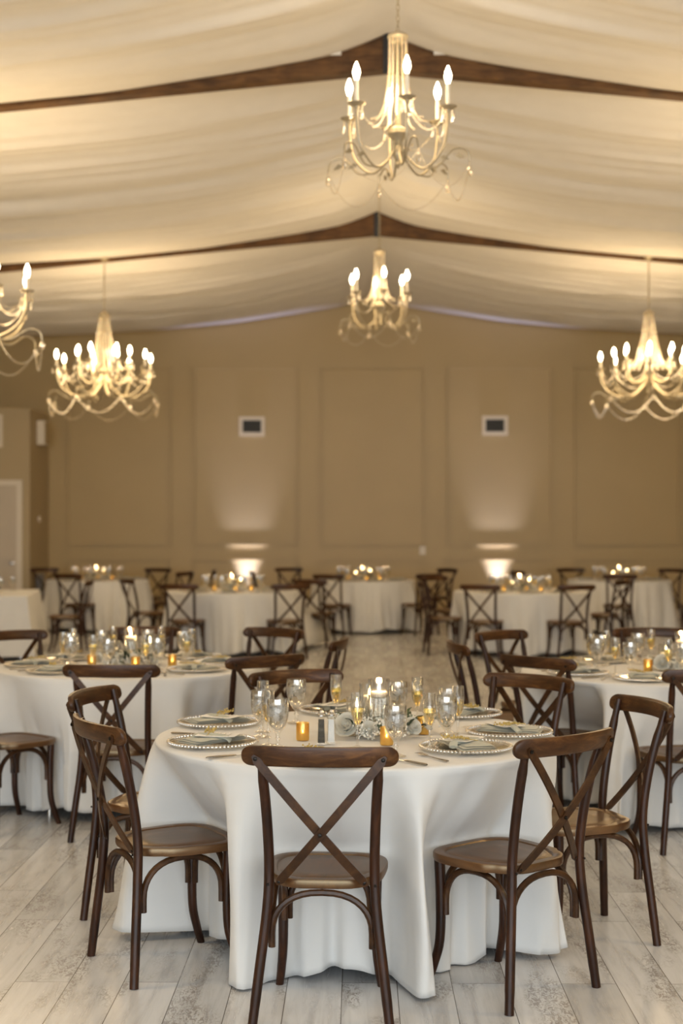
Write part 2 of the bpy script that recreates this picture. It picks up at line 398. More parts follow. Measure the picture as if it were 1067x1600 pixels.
# wall panel mouldings -------------------------------------------------
S_W = 2222 / YW
def px_x(px): return (px - 560) / S_W
tn = 4
def frame(x0, x1, z0, z1, y, name, wd=0.045, dp=0.028):
    mb = MB()
    for (cx, cz, sx, sz) in (((x0 + x1) / 2, z0 + wd / 2, x1 - x0, wd), ((x0 + x1) / 2, z1 - wd / 2, x1 - x0, wd),
                             (x0 + wd / 2, (z0 + z1) / 2, wd, z1 - z0 - 2 * wd), (x1 - wd / 2, (z0 + z1) / 2, wd, z1 - z0 - 2 * wd)):
        mb.box((cx, y - dp / 2, cz), (sx, dp, sz))
        mb.box((cx, y - dp - 0.006, cz), (sx if sx > sz else sx * 0.4, 0.012, sz if sz > sx else sz * 0.4))
    return struct(mb, name, MAT['wall'])
for k in range(-1, 7):
    cx = px_x(185.5 + 198.3 * k)
    if cx - 0.9 < -5.4 or cx + 0.95 > XR: continue
    frame(cx - 0.91, cx + 0.91, 1.23, 4.32, YW, 'trim_%d' % tn); tn += 1
    frame(cx - 0.91, cx + 0.91, 0.22, 1.01, YW, 'trim_%d' % tn); tn += 1
struct(MB().box((RX, YW - 0.01, 0.07), (16, 0.02, 0.14)), 'baseboard_back', MAT['door'])

# projecting corner block with a door
XB, YB, ZB = -5.35, 23.1, 3.49
struct(MB().box(((XL + XB) / 2, (YB + YW) / 2, ZB / 2), (XB - XL, YW - YB, ZB)), 'wall_corner', MAT['wall_side'])
dr = struct(MB().box((-6.02, YB - 0.015, 1.11), (0.92, 0.03, 2.22)), 'door_1', MAT['door'])
mb = MB()
for (cx, z0, z1) in ((-6.22, 1.85, 2.08), (-5.82, 1.85, 2.08), (-6.22, 0.98, 1.72), (-5.82, 0.98, 1.72), (-6.22, 0.2, 0.82), (-5.82, 0.2, 0.82)):
    mb.box((cx, YB - 0.035, (z0 + z1) / 2), (0.30, 0.012, z1 - z0)); mb.box((cx, YB - 0.043, (z0 + z1) / 2), (0.22, 0.012, z1 - z0 - 0.08))
mb.build('door_panels', MAT['door'], dr, False)
MB().lathe([(0, 0), (0.03, 0), (0.03, 0.008), (0.012, 0.012), (0.012, 0.04), (0.026, 0.05), (0.03, 0.065), (0.02, 0.08), (0, 0.082)], 16).build('door_knob', MAT['chrome'], dr).matrix_local = Matrix.Translation((-5.63, YB - 0.03, 0.97)) @ Matrix.Rotation(PI / 2, 4, 'X')
mb = MB()
mb.box((-5.515, YB - 0.02, 1.145), (0.09, 0.04, 2.29)); mb.box((-6.525, YB - 0.02, 1.145), (0.09, 0.04, 2.29)); mb.box((-6.02, YB - 0.02, 2.275), (1.10, 0.045, 0.09))
struct(mb, 'trim_%d' % tn, MAT['white_plastic']); tn += 1

def vent(cx, cz, label):
    t = thing('wall_vent', (cx, YW, cz), 0, label, 'vent')
    mb = MB()
    for (x, z, sx, sz) in ((0, 0.135, 0.44, 0.06), (0, -0.135, 0.44, 0.06), (-0.19, 0, 0.06, 0.21), (0.19, 0, 0.06, 0.21)): mb.box((x, -0.02, z), (sx, 0.04, sz))
    mb.build('frame', MAT['white_plastic'], t, False)
    MB().box((0, -0.006, 0), (0.33, 0.012, 0.22)).build('duct_opening', MAT['black'], t, False)
    mb = MB()
    for k in range(6): mb.box((0, -0.02, -0.09 + 0.036 * k), (0.32, 0.018, 0.004), M=Matrix.Rotation(0.5, 3, 'X'))
    mb.build('louvre', MAT['black'], t, False)
vent(px_x(393.5), 1.56 + 157 / S_W, 'white framed dark air vent high on the back wall, left one')
vent(px_x(773), 1.56 + 158 / S_W, 'white framed dark air vent high on the back wall, right one')
t = thing('wall_outlet', (px_x(660), YW, 1.56 - 37 / S_W), 0, 'small pale wall plate beside the middle panel of the back wall', 'wall plate')
MB().box((0, -0.008, 0), (0.10, 0.016, 0.14)).build('plate', MAT['white_plastic'], t, False)
MB().box((0, -0.022, 0), (0.04, 0.016, 0.06)).build('switch', MAT['white_plastic'], t, False)
t = thing('wall_speaker', (XB, 23.75, 3.13), 0, 'pale box speaker high on the side of the corner block', 'speaker')
MB().box((0.06, 0, 0), (0.12, 0.28, 0.40)).build('cabinet', MAT['white_plastic'], t, False)
MB().box((0.125, 0, 0), (0.012, 0.24, 0.36)).build('grille', MAT['wall_side'], t, False)
t = thing('thermostat', (XB, 23.75, 1.69), 0, 'small round pale thermostat on the side of the corner block', 'thermostat')
MB().lathe([(0, 0), (0.055, 0), (0.05, 0.03), (0, 0.032)], 20).build('dial', MAT['white_plastic'], t).rotation_euler = (0, PI / 2, 0)
t = thing('wall_grille', (XB, 23.8, 0.52), 0, 'blue grey slatted grille low on the side of the corner block', 'grille')
MB().box((0.01, 0, 0), (0.02, 0.5, 0.5)).build('frame', MAT['grille'], t, False)
mb = MB()
for k in range(9): mb.box((0.028, -0.2 + k * 0.05, 0), (0.016, 0.022, 0.44))
mb.build('slat', MAT['grille'], t, False)
t = thing('wall_frame', (-6.08, YB, 3.12), 0, 'pale framed panel on the wall above the cream door', 'wall panel')
mb = MB()
for (x, z, sx, sz) in ((0, 0.24, 0.56, 0.05), (0, -0.24, 0.56, 0.05), (-0.255, 0, 0.05, 0.43), (0.255, 0, 0.05, 0.43)): mb.box((x, -0.015, z), (sx, 0.03, sz))
mb.build('frame', MAT['white_plastic'], t, False)
MB().box((0, -0.006, 0), (0.46, 0.012, 0.43)).build('panel', MAT['wall_side'], t, False)

# uplights on the floor by the back wall
def make_uplight():
    t = thing('led_uplight', (0, 0, 0), 0)
    MB().lathe([(0, 0), (0.09, 0), (0.1, 0.02), (0.1, 0.16), (0.085, 0.18), (0.085, 0.165), (0, 0.165)], 20).build('housing', MAT['black'], t)
    MB().lathe([(0, 0.168), (0.08, 0.168), (0.08, 0.172), (0, 0.172)], 20).build('lens', MAT['led'], t)
    MB().tube([(-0.11, 0, 0.0), (-0.12, 0, 0.12), (-0.11, 0, 0.14)], 0.008, 6).build('bracket', MAT['black'], t)
    return t
UPK = Kind(make_uplight)
for px, wd in ((386, 'left'), (776, 'right')):
    x = px_x(px)
    UPK.place((x, YW - 0.20, 0), 0, 'black floor uplight at the back wall washing the %s panel violet white' % wd, 'uplight')
    light('uplight_beam', 'SPOT', (x, YW - 0.20, 0.19), UP_W * 10, (0.62, 0.64, 1.0), (math.radians(180 - 7), 0, 0), spot_size=math.radians(44), spot_blend=1.0, shadow_soft_size=0.05)

# ------------------------------------------------------------------ chandeliers
def arc_pts(f, n): return [f(i / n) for i in range(n + 1)]
def bez(p, n=12):
    """Catmull-Rom through the control points"""
    P = [Vector(q) for q in p]; P = [2 * P[0] - P[1]] + P + [2 * P[-1] - P[-2]]; out = []
    for i in range(1, len(P) - 2):
        for k in range(n):
            t = k / n; a, b_, c, d = P[i - 1], P[i], P[i + 1], P[i + 2]
            out.append(0.5 * ((2 * b_) + (c - a) * t + (2 * a - 5 * b_ + 4 * c - d) * t * t + (3 * b_ - 3 * c + d - a) * t ** 3))
    out.append(P[-2]); return out
def swag(p, q, drop, n=12):
    p, q = Vector(p), Vector(q)
    return [p.lerp(q, i / n) - Vector((0, 0, drop * 4 * (i / n) * (1 - i / n))) for i in range(n + 1)]
def pol(r, a, z): return Vector((r * cos(a), r * sin(a), z))
CUP = MB().lathe([(0, -0.03), (0.012, -0.028), (0.018, -0.012), (0.052, 0.0), (0.058, 0.008), (0.054, 0.008), (0.016, -0.004), (0, -0.004)], 14)
BULB = MB().lathe([(0, 0), (0.011, 0.002), (0.013, 0.012), (0.021, 0.035), (0.0225, 0.05), (0.019, 0.07), (0.011, 0.092), (0.004, 0.11), (0, 0.113)], 12)
def shared(o, src): return o
def arm_piece(t, tip, path, sleeve_h, rad=0.010):
    a = MB().tube(path, rad, 8).build('arm', MAT['gold'], t)
    def sub(name, mb, mat, loc):
        o = mb.build(name, mat, a); o.location = loc; return o
    sub('bobeche', CUP, MAT['gold'], tip)
    sub('candle_sleeve', MB().lathe([(0, 0), (0.0125, 0), (0.0125, sleeve_h), (0, sleeve_h)], 10), MAT['sleeve'], tip)
    sub('bulb', BULB, MAT['bulb'], tip + Vector((0, 0, sleeve_h)))
    st = MB()
    for k in range(4):
        d = pol(0.046, k * PI / 2 + 0.4, 0); st.strand([tip + d, tip + d + Vector((0, 0, -0.05))], 0.005, 0.012); st.ball(tip + d + Vector((0, 0, -0.067)), 0.009, 5, 4, 1.7)
    st.tube([tip + pol(.046, 2 * PI * k / 16, 0) for k in range(17)], .0015, 4, caps=False)
    st.build('crystal_fringe', MAT['beads'], a)
    return a
def make_small():
    # z = 0 at the crown, hangs downwards
    t = thing('chandelier', (0, 0, 0), 0)
    MB().lathe([(0, 0.02), (0.02, 0.02), (0.055, 0.0), (0.066, -0.008), (0.066, -0.02), (0.05, -0.035), (0.045, -0.05), (0, -0.05)], 20).build('crown', MAT['gold'], t)
    MB().lathe([(0.012, -0.04), (0.014, -0.40), (0.02, -0.44), (0.016, -0.5), (0.02, -0.58), (0.06, -0.60), (0.068, -0.63), (0.04, -0.66), (0.02, -0.70), (0.035, -0.73), (0.03, -0.77), (0.012, -0.80), (0.02, -0.82), (0, -0.85)], 16).build('column', MAT['gold'], t)
    for k in range(12):
        a = 2 * PI * k / 12
        MB().strand(bez([pol(0.055, a, -0.03), pol(0.060, a, -0.25), pol(0.082, a, -0.42), pol(0.13, a, -0.53), pol(0.19, a, -0.555)], 8), 0.0075, 0.0155).build('bead_strand', MAT['beads'], t)
    for k in range(6):
        a = 2 * PI * (k + 0.22) / 6; tip = pol(0.33, a, -0.50)
        arm_piece(t, tip, bez([pol(0.02, a, -0.64), pol(0.05, a, -0.76), pol(0.17, a, -0.86), pol(0.29, a, -0.76), pol(0.325, a, -0.62), tip + Vector((0, 0, -0.02))], 6), 0.15, 0.0075)
        b2 = a + PI / 6
        s_ = MB().tube(bez([pol(0.18, a, -0.86), pol(0.27, a, -0.85), pol(0.36, a + .05, -0.755), pol(0.44, a + .08, -0.765), pol(0.46, a + .1, -0.83)], 6), 0.006, 6).build('scroll', MAT['gold'], t)
        lf = MB()
        for q in (0.30, 0.40):
            c = pol(q, a + .04, -0.80); lf.add([c + pol(-.03, a, 0), c + pol(0.012, a + PI / 2, .01), c + pol(.035, a, -.02), c + pol(-0.012, a + PI / 2, -.012)], [(0, 1, 2, 3)])
            lf.add([c + pol(-.03, a, 0.004), c + pol(0.0, a, .02), c + pol(.035, a, -.016), c + pol(0, a, -.016)], [(0, 1, 2, 3)])
        lf.build('leaf', MAT['gold'], t, False)
        e = pol(0.46, a + .1, -0.83)
        dp = MB().strand([e, e + Vector((0, 0, -0.03))], 0.006, 0.012); dp.ball(e + Vector((0, 0, -0.065)), 0.017, 6, 4, 1.9)
        dp.build('crystal_drop', MAT['beads'], t)
        MB().strand(swag(pol(0.46, a + .1, -0.84), pol(0.46, a + .1 + PI / 3, -0.84), 0.18), 0.0055, 0.016).build('bead_garland', MAT['beads'], t)
        MB().strand(swag(pol(0.32, a, -0.52), pol(0.32, a + PI / 3, -0.52), 0.14), 0.0055, 0.016).build('bead_garland', MAT['beads'], t)
    return t
def make_big():
    t = thing('chandelier', (0, 0, 0), 0)
    MB().lathe([(0, 0.03), (0.02, 0.03), (0.06, 0.0), (0.07, -0.02), (0.06, -0.05), (0, -0.05)], 20).build('crown', MAT['gold'], t)
    MB().lathe([(0.014, -0.04), (0.016, -0.62), (0.05, -0.68), (0.07, -0.73), (0.05, -0.78), (0.02, -0.82), (0.045, -0.87), (0.04, -0.92), (0.012, -0.97), (0, -1.0)], 16).build('column', MAT['gold'], t)
    for k in range(18):
        a = 2 * PI * k / 18
        MB().strand(bez([pol(0.058, a, -0.03), pol(0.085, a, -0.25), pol(0.125, a, -0.46), pol(0.17, a, -0.60), pol(0.24, a, -0.70)], 8), 0.0085, 0.018).build('bead_strand', MAT['beads'], t)
    for k in range(8):
        a = 2 * PI * (k + 0.5) / 8; tip = pol(0.60, a, -0.70)
        arm_piece(t, tip, bez([pol(0.03, a, -0.80), pol(0.10, a, -0.93), pol(0.30, a, -1.06), pol(0.50, a, -0.99), pol(0.59, a, -0.85), tip + Vector((0, 0, -0.02))], 6), 0.11, 0.014)
        MB().tube(bez([pol(0.30, a, -1.06), pol(0.46, a, -1.08), pol(0.60, a + .05, -1.0), pol(0.69, a + .06, -1.02), pol(0.71, a + .07, -1.09)], 6), 0.008, 6).build('scroll', MAT['gold'], t)
        e = pol(0.71, a + .07, -1.10); MB().ball(e + Vector((0, 0, -0.03)), 0.022, 6, 4, 1.6).build('crystal_drop', MAT['beads'], t)
        MB().strand(swag(e, pol(0.71, a + .07 + PI / 4, -1.10), 0.20), 0.0075, 0.017).build('bead_garland', MAT['beads'], t)
        MB().strand(swag(pol(0.59, a, -0.73), pol(0.59, a + PI / 4, -0.73), 0.16), 0.0075, 0.019).build('bead_garland', MAT['beads'], t)
        MB().strand(swag(pol(0.30, a, -0.62), pol(0.59, a, -0.72), 0.16), 0.007, 0.019).build('bead_garland', MAT['beads'], t)
    for k in range(6):
        a = 2 * PI * (k + 0.15) / 6; tip = pol(0.32, a, -0.62)
        arm_piece(t, tip, bez([pol(0.03, a, -0.74), pol(0.09, a, -0.84), pol(0.20, a, -0.88), pol(0.30, a, -0.78), tip + Vector((0, 0, -0.02))], 6), 0.11, 0.013)
    return t
def hang(kind, x, y, ztop, zatt, label, power, zl, h=0, rod=False):
    r = kind.place((x, y, ztop), h, label, 'chandelier')
    mb = MB()
    if rod: mb.tube([(0, 0, 0.02), (0, 0, zatt - ztop)], 0.009, 8)
    else:
        L_ = zatt - ztop; n = int(L_ / 0.035)
        for i in range(n):
            z = 0.03 + i * 0.035; a = PI / 2 * (i % 2)
            pts = [(0.011 * cos(q) * cos(a), 0.011 * cos(q) * sin(a), z + 0.022 * sin(q)) for q in [2 * PI * k / 8 for k in range(9)]]
            mb.tube(pts, 0.003, 4, caps=False)
    mb.lathe([(0, 0), (0.05, 0), (0.055, -0.012), (0.03, -0.03), (0, -0.035)], 16, c=(0, 0, zatt - ztop))
    mb.build('rod' if rod else 'chain', MAT['gold'], r)
    light('chandelier_light', 'POINT', (x, y, ztop + zl), power, WARM, shadow_soft_size=0.45 if rod else 0.25)
    return r
SM = Kind(make_small); BG = Kind(make_big)
hang(SM, 0.248, 8.9, 4.65, 5.53, 'nearest six-light crystal chandelier hanging from the ridge at the top', SMALL_W, -0.42, .433)
BG.place  # (prototype made on first use)
hang(SM, 0.235, 15.9, 4.65, 5.53, 'smaller-looking six-light crystal chandelier on the ridge near the far beam', SMALL_W, -0.42, 0.433)
hang(BG, -3.21, 17.9, 4.25, 4.95, 'tiered many-light crystal chandelier hanging from the far beam at left', BIG_W, -0.66, 0, True)
hang(BG, 3.65, 17.9, 4.25, 4.95, 'tiered many-light crystal chandelier hanging from the far beam at right', BIG_W, -0.66, 0.2, True)
hang(BG, -3.24, 11.4, 4.14, 4.95, 'tiered crystal chandelier cut off by the left edge of the photo', BIG_W, -0.66, 0.25, True)
hang(BG, 3.71, 11.4, 4.14, 4.95, 'tiered crystal chandelier of the nearer beam, just beyond the right edge of the photo', BIG_W, -0.66, 0.1, True)
# the lit chandeliers of the next beam, behind the viewer
for x in (-3.24, 3.71): light('chandelier_light', 'POINT', (x, 4.6, 3.5), BIG_W * 0.8, WARM, shadow_soft_size=0.3)
light('chandelier_light', 'POINT', (0.235, 1.6, 4.2), SMALL_W, WARM, shadow_soft_size=0.2)

# ------------------------------------------------------------------ chairs
def make_chair_fn(detail):
    def make():
        t = thing('crossback_chair', (0, 0, 0), 0)
        nr = 12 if detail else 8
        # faces +Y ; back at -Y
        for s in (-1, 1):
            MB().tube(bez([(s * .215, -.225, 0), (s * .196, -.212, .16), (s * .172, -.196, .36), (s * .166, -.195, .50), (s * .172, -.225, .68), (s * .186, -.276, .868)], 6),
                      [0.0155] * 3 + [0.0165] * 25 + [0.0135] * 3, nr).build('leg', MAT['wood'], t)
            MB().tube(bez([(s * .160, .150, .43), (s * .157, .147, .30), (s * .158, .150, .15), (s * .166, .172, .06), (s * .174, .192, 0)], 5),
                      [0.019 - 0.005 * i / 20 for i in range(21)], nr).build('leg', MAT['wood'], t)
        # top rail: bent board, bowed back, round ends
        prof = []; K = 40; half = 0.242; n = 12; vs = []; fs = []
        def rail_y(x): return -0.325 + 0.058 * (abs(x) / half) ** 2.0
        for i in range(K + 1):
            a = -1 + 2 * i / K; a = sin(a * PI / 2); x = a * half
            e = half - abs(x); hh = 0.0325
            if e < 0.032: hh = sqrt(max(0.0, 0.0325 ** 2 - (0.0325 - e) ** 2)) if e < 0.0325 else hh
            hh = max(hh, 0.002)
            zc = 0.853 + 0.004 * (1 - (x / half) ** 2)
            y = rail_y(x); sl = 2 * 0.058 * x / half ** 2; nn = Vector((-sl, 1, 0)).normalized()
            th = 0.0115 * min(1, 0.35 + hh / 0.03)
            for j in range(n):
                q = 2 * PI * j / n; cx_, cz_ = cos(q), sin(q)
                px_ = math.copysign(abs(cx_) ** 0.5, cx_) * th; pz_ = math.copysign(abs(cz_) ** 0.45, cz_) * hh
                vs.append(Vector((x, y, zc + pz_)) + nn * px_ + Vector((0, -pz_ * 0.18, 0)))
        for i in range(K):
            for j in range(n): j2 = (j + 1) % n; fs.append((i * n + j, i * n + j2, (i + 1) * n + j2, (i + 1) * n + j))
        fs.append(tuple(range(n))); fs.append(tuple(reversed([K * n + j for j in range(n)])))
        MB().add(vs, fs).build('top_rail', MAT['rail'], t, True, 60)
        # crossed straps
        ends = {}
        for s in (-1, 1):
            p0 = Vector((s * .205, rail_y(.205) - .017, .857)); p1 = Vector((-s * .142, -.196, .437))
            K = 26; wd = 0.0135; vs = []; fs = []; d = (p1 - p0); L_ = d.length
            tdir = Vector((d.x, 0, d.z)).normalized(); side = Vector((-tdir.z, 0, tdir.x))
            for i in range(K + 1):
                q = i / K; p = p0.lerp(p1, q); p.y -= 0.026 * 4 * q * (1 - q) * (1.0 if s > 0 else 1.0) + (0.008 if s > 0 else 0) * sin(PI * q)
                dist = min(q, 1 - q) * L_ + 0.001; ww = wd if dist > wd else sqrt(max(1e-7, wd ** 2 - (wd - dist) ** 2))
                for (a, b_) in ((-1, -1), (1, -1), (1, 1), (-1, 1)): vs.append(p + side * a * ww + Vector((0, b_ * 0.004, 0)))
            for i in range(K):
                for j in range(4): j2 = (j + 1) % 4; fs.append((i * 4 + j, i * 4 + j2, i * 4 + 4 + j2, i * 4 + 4 + j))
            fs += [(0, 3, 2, 1), (4 * K, 4 * K + 1, 4 * K + 2, 4 * K + 3)]
            MB().add(vs, fs).build('cross_strap', MAT['strap'], t, True, 35)
            ends[s] = (p0, p1, side, tdir)
        if detail:
            def bolt(p, r=0.0065):
                o = MB().lathe([(0, 0), (r, 0), (r, .003), (r * .4, .005), (0, .005)], 10).build('bolt', MAT['bolt'], t)
                o.location = p; o.rotation_euler = (PI / 2, 0, 0)
            for s in (-1, 1):
                p0, p1, side, td = ends[s]
                bolt(p0 + td * 0.013 + Vector((0, -.0055, 0))); bolt(p1 - td * 0.013 + Vector((0, -.0055, 0)))
                bolt(Vector((s * .168, -.212, .44)), .004)
            mid = (ends[1][0] + ends[1][1]) / 2; 
            q = 0.205 / (0.205 + 0.142); pm = ends[1][0].lerp(ends[1][1], q); pm.y -= 0.026 * 4 * q * (1 - q) + 0.008 + 0.005
            bolt(pm)
        # seat with a pressed ring
        nseg = 56
        def outline(a):
            x, y = cos(a), sin(a); ex = 0.56
            px_, py_ = math.copysign(abs(x) ** ex, x), math.copysign(abs(y) ** (ex + 0.1), y)
            wdt = 0.195 + 0.018 * py_ ; 
            if py_ < -0.55 and abs(px_) > 0.6: wdt -= 0.012
            yy = 0.012 + 0.197 * py_
            return px_ * wdt, yy
        rings = [(0.0, .4445), (0.45, .4450), (0.78, .4475), (0.80, .4440), (0.825, .4440), (0.845, .4495), (0.95, .4505), (0.988, .4495), (1.0, .4450), (1.0, .4300), (0.985, .4210), (0.9, .4190), (0.0, .4190)]
        vs = []; fs = []
        for s_, z in rings:
            if s_ == 0: vs.append((0, 0.012, z)); continue
            for i in range(nseg):
                x, y = outline(2 * PI * i / nseg); vs.append((x * s_, 0.012 + (y - 0.012) * s_, z))
        for i in range(nseg): fs.append((0, 1 + i, 1 + (i + 1) % nseg))
        nr_ = len(rings) - 2
        for j in range(nr_ - 1):
            for i in range(nseg): i2 = (i + 1) % nseg; a = 1 + j * nseg; fs.append((a + i, a + nseg + i, a + nseg + i2, a + i2))
        e = len(vs) - 1; a = 1 + (nr_ - 1) * nseg
        for i in range(nseg): fs.append((a + i, e, a + (i + 1) % nseg))
        MB().add(vs, fs).build('seat', MAT['seat'], t, True, 50)
        # bentwood arches under the seat
        def hoop(p0, p1):
            p0, p1 = Vector(p0), Vector(p1); pts = [p0 + Vector((0, 0, -0.045))]; K = 18
            for i in range(K + 1):
                a = PI * i / K; q = 0.5 - 0.5 * math.copysign(abs(cos(a)) ** 0.85, cos(a))
                pts.append(p0.lerp(p1, q) + Vector((0, 0, 0.128 * sin(a) ** 0.9)))
            pts.append(p1 + Vector((0, 0, -0.045)))
            MB().tube(pts, 0.0115, 8, up=Vector((0.3, 0.2, 1))).build('arched_brace', MAT['strap'], t)
        z = 0.282
        hoop((-.158, -.183, z), (.158, -.183, z)); hoop((-.136, .150, z), (.136, .150, z))
        hoop((-.160, -.170, z), (-.150, .128, z)); hoop((.160, -.170, z), (.150, .128, z))
        return t
    return make
NEAR = Kind(make_chair_fn(True)); FAR = Kind(make_chair_fn(False))
CH = []   # (x, y, heading degrees)
def chair(x, y, hd, label, kind=None, group=None):
    CH.append((x, y, math.radians(hd)))
    return (kind or NEAR).place((x, y, 0), -math.radians(hd), label, 'chair', group)
W = 'brown cross-back chair'
chair(-.105, 4.665, 3, W + ' nearest the viewer, back towards us, at the nearest table')
chair(.496, 4.875, -41, W + ' with lighter worn rail at the front right of the nearest table')
chair(.835, 5.47, -107, W + ' with bright golden seat at the right side of the nearest table')
chair(.59, 6.24, -140, W + ' facing us from the back right of the nearest table')
chair(-.165, 6.40, 153, W + ' facing us directly behind the glasses of the nearest table')
chair(-.82, 5.80, 104, W + ' at the back left of the nearest table, golden seat')
chair(-.67, 5.105, 60, W + ' at the front left of the nearest table, seat half dark')
G2 = None
chair(-1.197, 7.24, 3, W + ' back towards us at the front of the left middle table')
chair(-1.83, 7.44, 41, W + ' cut off by the left edge, only seat and legs in view')
chair(-2.05, 8.95, 140, W + ' at the back left of the left middle table, cut by left edge')
chair(-1.43, 9.25, 180, W + ' directly behind the candles of the left middle table')
chair(-.70, 9.20, -150, W + ' facing us at the back right of the left middle table')
chair(-.645, 7.69, -35, W + ' at the front right of the left middle table')
chair(-.40, 8.62, -82, W + ' seen edge-on at the right side of the left middle table')
chair(.86, 8.36, 82, W + ' seen edge-on at the left side of the right middle table')
chair(1.10, 9.0, 140, W + ' facing us at the back left of the right middle table')
chair(1.12, 7.63, 43, W + ' with near-black seat at the front left of the right middle table')
chair(1.60, 7.06, -14, W + ' cut by the right edge, at the front of the right middle table')
chair(1.93, 9.2, 180, W + ' mostly hidden behind candles at the back of the right middle table')
# far chairs (small in the photo)
FW = 'small distant cross-back chair '
def fc(x, y, hd, l): chair(x, y, hd, FW + l, FAR)
fc(-4.98, 22.9, 150, 'behind the far left round table, leftmost')
fc(-4.05, 20.55, 22, 'in front of the far left round table, back towards us')
fc(-3.35, 22.8, 200, 'behind the far left round table, right of its candles')
fc(-2.85, 21.4, -65, 'at the right side of the far left round table')
fc(-2.75, 18.5, 60, 'dark, at the left side of the left wall-glow table')
fc(-2.52, 21.9, -95, 'seen edge-on between the far left and the centre far tables, behind')
fc(-2.05, 16.95, 12, 'front left of the left wall-glow table')
fc(-.88, 16.95, -18, 'front right of the left wall-glow table')
fc(-1.33, 21.6, 80, 'seen edge-on behind the left wall-glow table')
fc(-1.05, 23.1, 160, 'closest to the back wall, between the left and centre far tables')
fc(-.52, 18.45, 22, 'just right of the left wall-glow table')
fc(-.33, 20.4, 20, 'front left of the centre far round table')
fc(.86, 20.6, -34, 'front right of the centre far round table')
fc(1.22, 22.8, -130, 'behind and right of the centre far round table')
fc(1.05, 17.5, 85, 'seen from the side at the left of the right wall-glow table')
fc(1.22, 19.2, 140, 'behind left of the right wall-glow table')
fc(1.50, 16.85, 18, 'front left of the right wall-glow table')
fc(2.45, 16.8, -17, 'front right of the right wall-glow table')
fc(2.70, 21.9, 70, 'left side of the far right round table, partly behind candles')
fc(3.50, 22.9, 170, 'behind the far right round table, left of its highest candles')
fc(4.85, 22.7, -140, 'behind the far right round table, rightmost')
fc(3.12, 18.2, -55, 'right of the right wall-glow table')
fc(3.70, 20.35, 4, 'in front of the far right round table, back towards us')
fc(4.88, 20.6, -60, 'cut by the right edge beside the far right round table')
fc(-5.4, 22.2, 80, 'in front of the cream door at far left')
fc(-3.66, 17.8, -92, 'at the right side of the square-cornered table at far left')

# ------------------------------------------------------------------ tables and cloths
TZ = 0.757
def table(cx, cy, R, name, rot=0.3, lr=.6):
    t = thing('round_table', (cx, cy, 0), rot, 'round folding table under the white cloth, the %s' % name, 'table')
    MB().lathe([(0, TZ - .022), (R - .008, TZ - .022), (R - .002, TZ - .012), (R - .008, TZ - .003), (0, TZ - .003)], 64).build('tabletop', MAT['white_plastic'], t)
    for k in range(4):
        a = PI / 4 + k * PI / 2
        MB().tube([pol(R * lr, a, 0.0), pol(R * (lr - .02), a, .3), pol(R * (lr - .12), a, TZ - .02)], 0.012, 10).build('leg', MAT['chrome'], t)
    return t
def cloth(cx, cy, R, name, seed, hem=0.03, label='', flare=0.075, n=432, amp=1.0, chairs=None, freqs=(7, 11, 14, 19)):
    r_ = random.Random(seed); ph = [r_.uniform(0, 6.28) for _ in range(12)]
    def F(a):
        w_ = a + 0.10 * sin(3 * a + ph[5]) + 0.05 * sin(7 * a + ph[6])
        v = 0.30 * sin(freqs[0] * w_ + ph[0]) + 0.42 * sin(freqs[1] * w_ + ph[1]) + 0.42 * sin(freqs[2] * w_ + ph[2]) + 0.30 * sin(freqs[3] * w_ + ph[3]) + .26 * sin(27 * w_ + ph[4])
        return math.copysign(abs(v) ** 1.1, v) if v < 0 else v * (0.75 + 0.45 * v)
    rows = [(R * q, TZ) for q in (0.12, .3, .5, .7, .85, .95)] + [(R - .006, TZ + .0005), (R + .002, TZ - .003), (R + .006, TZ - .010)]
    ns = 30
    near = [(x, y, h) for x, y, h in CH if sqrt((x - cx) ** 2 + (y - cy) ** 2) < R + .62] if chairs is None else chairs
    vs = [(0, 0, TZ)]; fs = []
    for r, z in rows:
        for i in range(n): a = 2 * PI * i / n; vs.append((r * cos(a), r * sin(a), z + (0.0 if r < R * .6 else 0)))
    for j in range(1, ns + 1):
        t = j / ns
        for i in range(n):
            a = 2 * PI * i / n; f = F(a)
            drop = TZ - .010 - hem - 0.02 * sin(5 * a + ph[7]) - .012 * sin(13 * a + ph[8])
            z = TZ - .010 - drop * t
            z = max(z, .005)
            A = amp * 0.058 * t ** 0.75
            r = R + .006 + flare * t ** 0.9 + A * f + 0.006 * sin(31 * a + ph[9]) * t
            # slight bulging creases
            r += amp * t * (0.008 * sin(9 * a + 6.5 * t + ph[10]) + .014 * sin(23 * a + 1.5 * sin(3 * t + ph[4]) + ph[11]) + .009 * sin(37 * a - 2 * t) + .006 * t * sin(53 * a + ph[1]))
            X, Y = cx + r * cos(a), cy + r * sin(a)
            for (hx, hy, h) in near:
                fx, fy = sin(h), cos(h); dx, dy = X - hx, Y - hy
                v = dx * fx + dy * fy; u = dx * fy - dy * fx
                lim = (0.222 if z > .30 else 0.218) + max(0, .034 * t * t * (sin(31 * a + ph[3]) + .6 * sin(47 * a + ph[2])))
                if v < lim and abs(u) < .34 and v > -.45:
                    wu = 1 - smooth01((abs(u) - .195) / .14); wz = min(1, max(0, (TZ - z) / (TZ - .46)))
                    k = (lim - v) * wu * wz; X += fx * k; Y += fy * k
            vs.append((X - cx, Y - cy, z))
    tot = len(rows) + ns
    for i in range(n): fs.append((0, 1 + i, 1 + (i + 1) % n))
    for j in range(tot - 1):
        for i in range(n): i2 = (i + 1) % n; a = 1 + j * n; fs.append((a + i, a + n + i, a + n + i2, a + i2))
    o = MB().add(vs, fs).build('tablecloth', MAT['cloth'], None, True, 180); o.location = (cx, cy, 0)
    mo = o.modifiers.new('thickness', 'SOLIDIFY'); mo.thickness = 0.002; mo.offset = -1
    return tag(o, label, 'tablecloth')
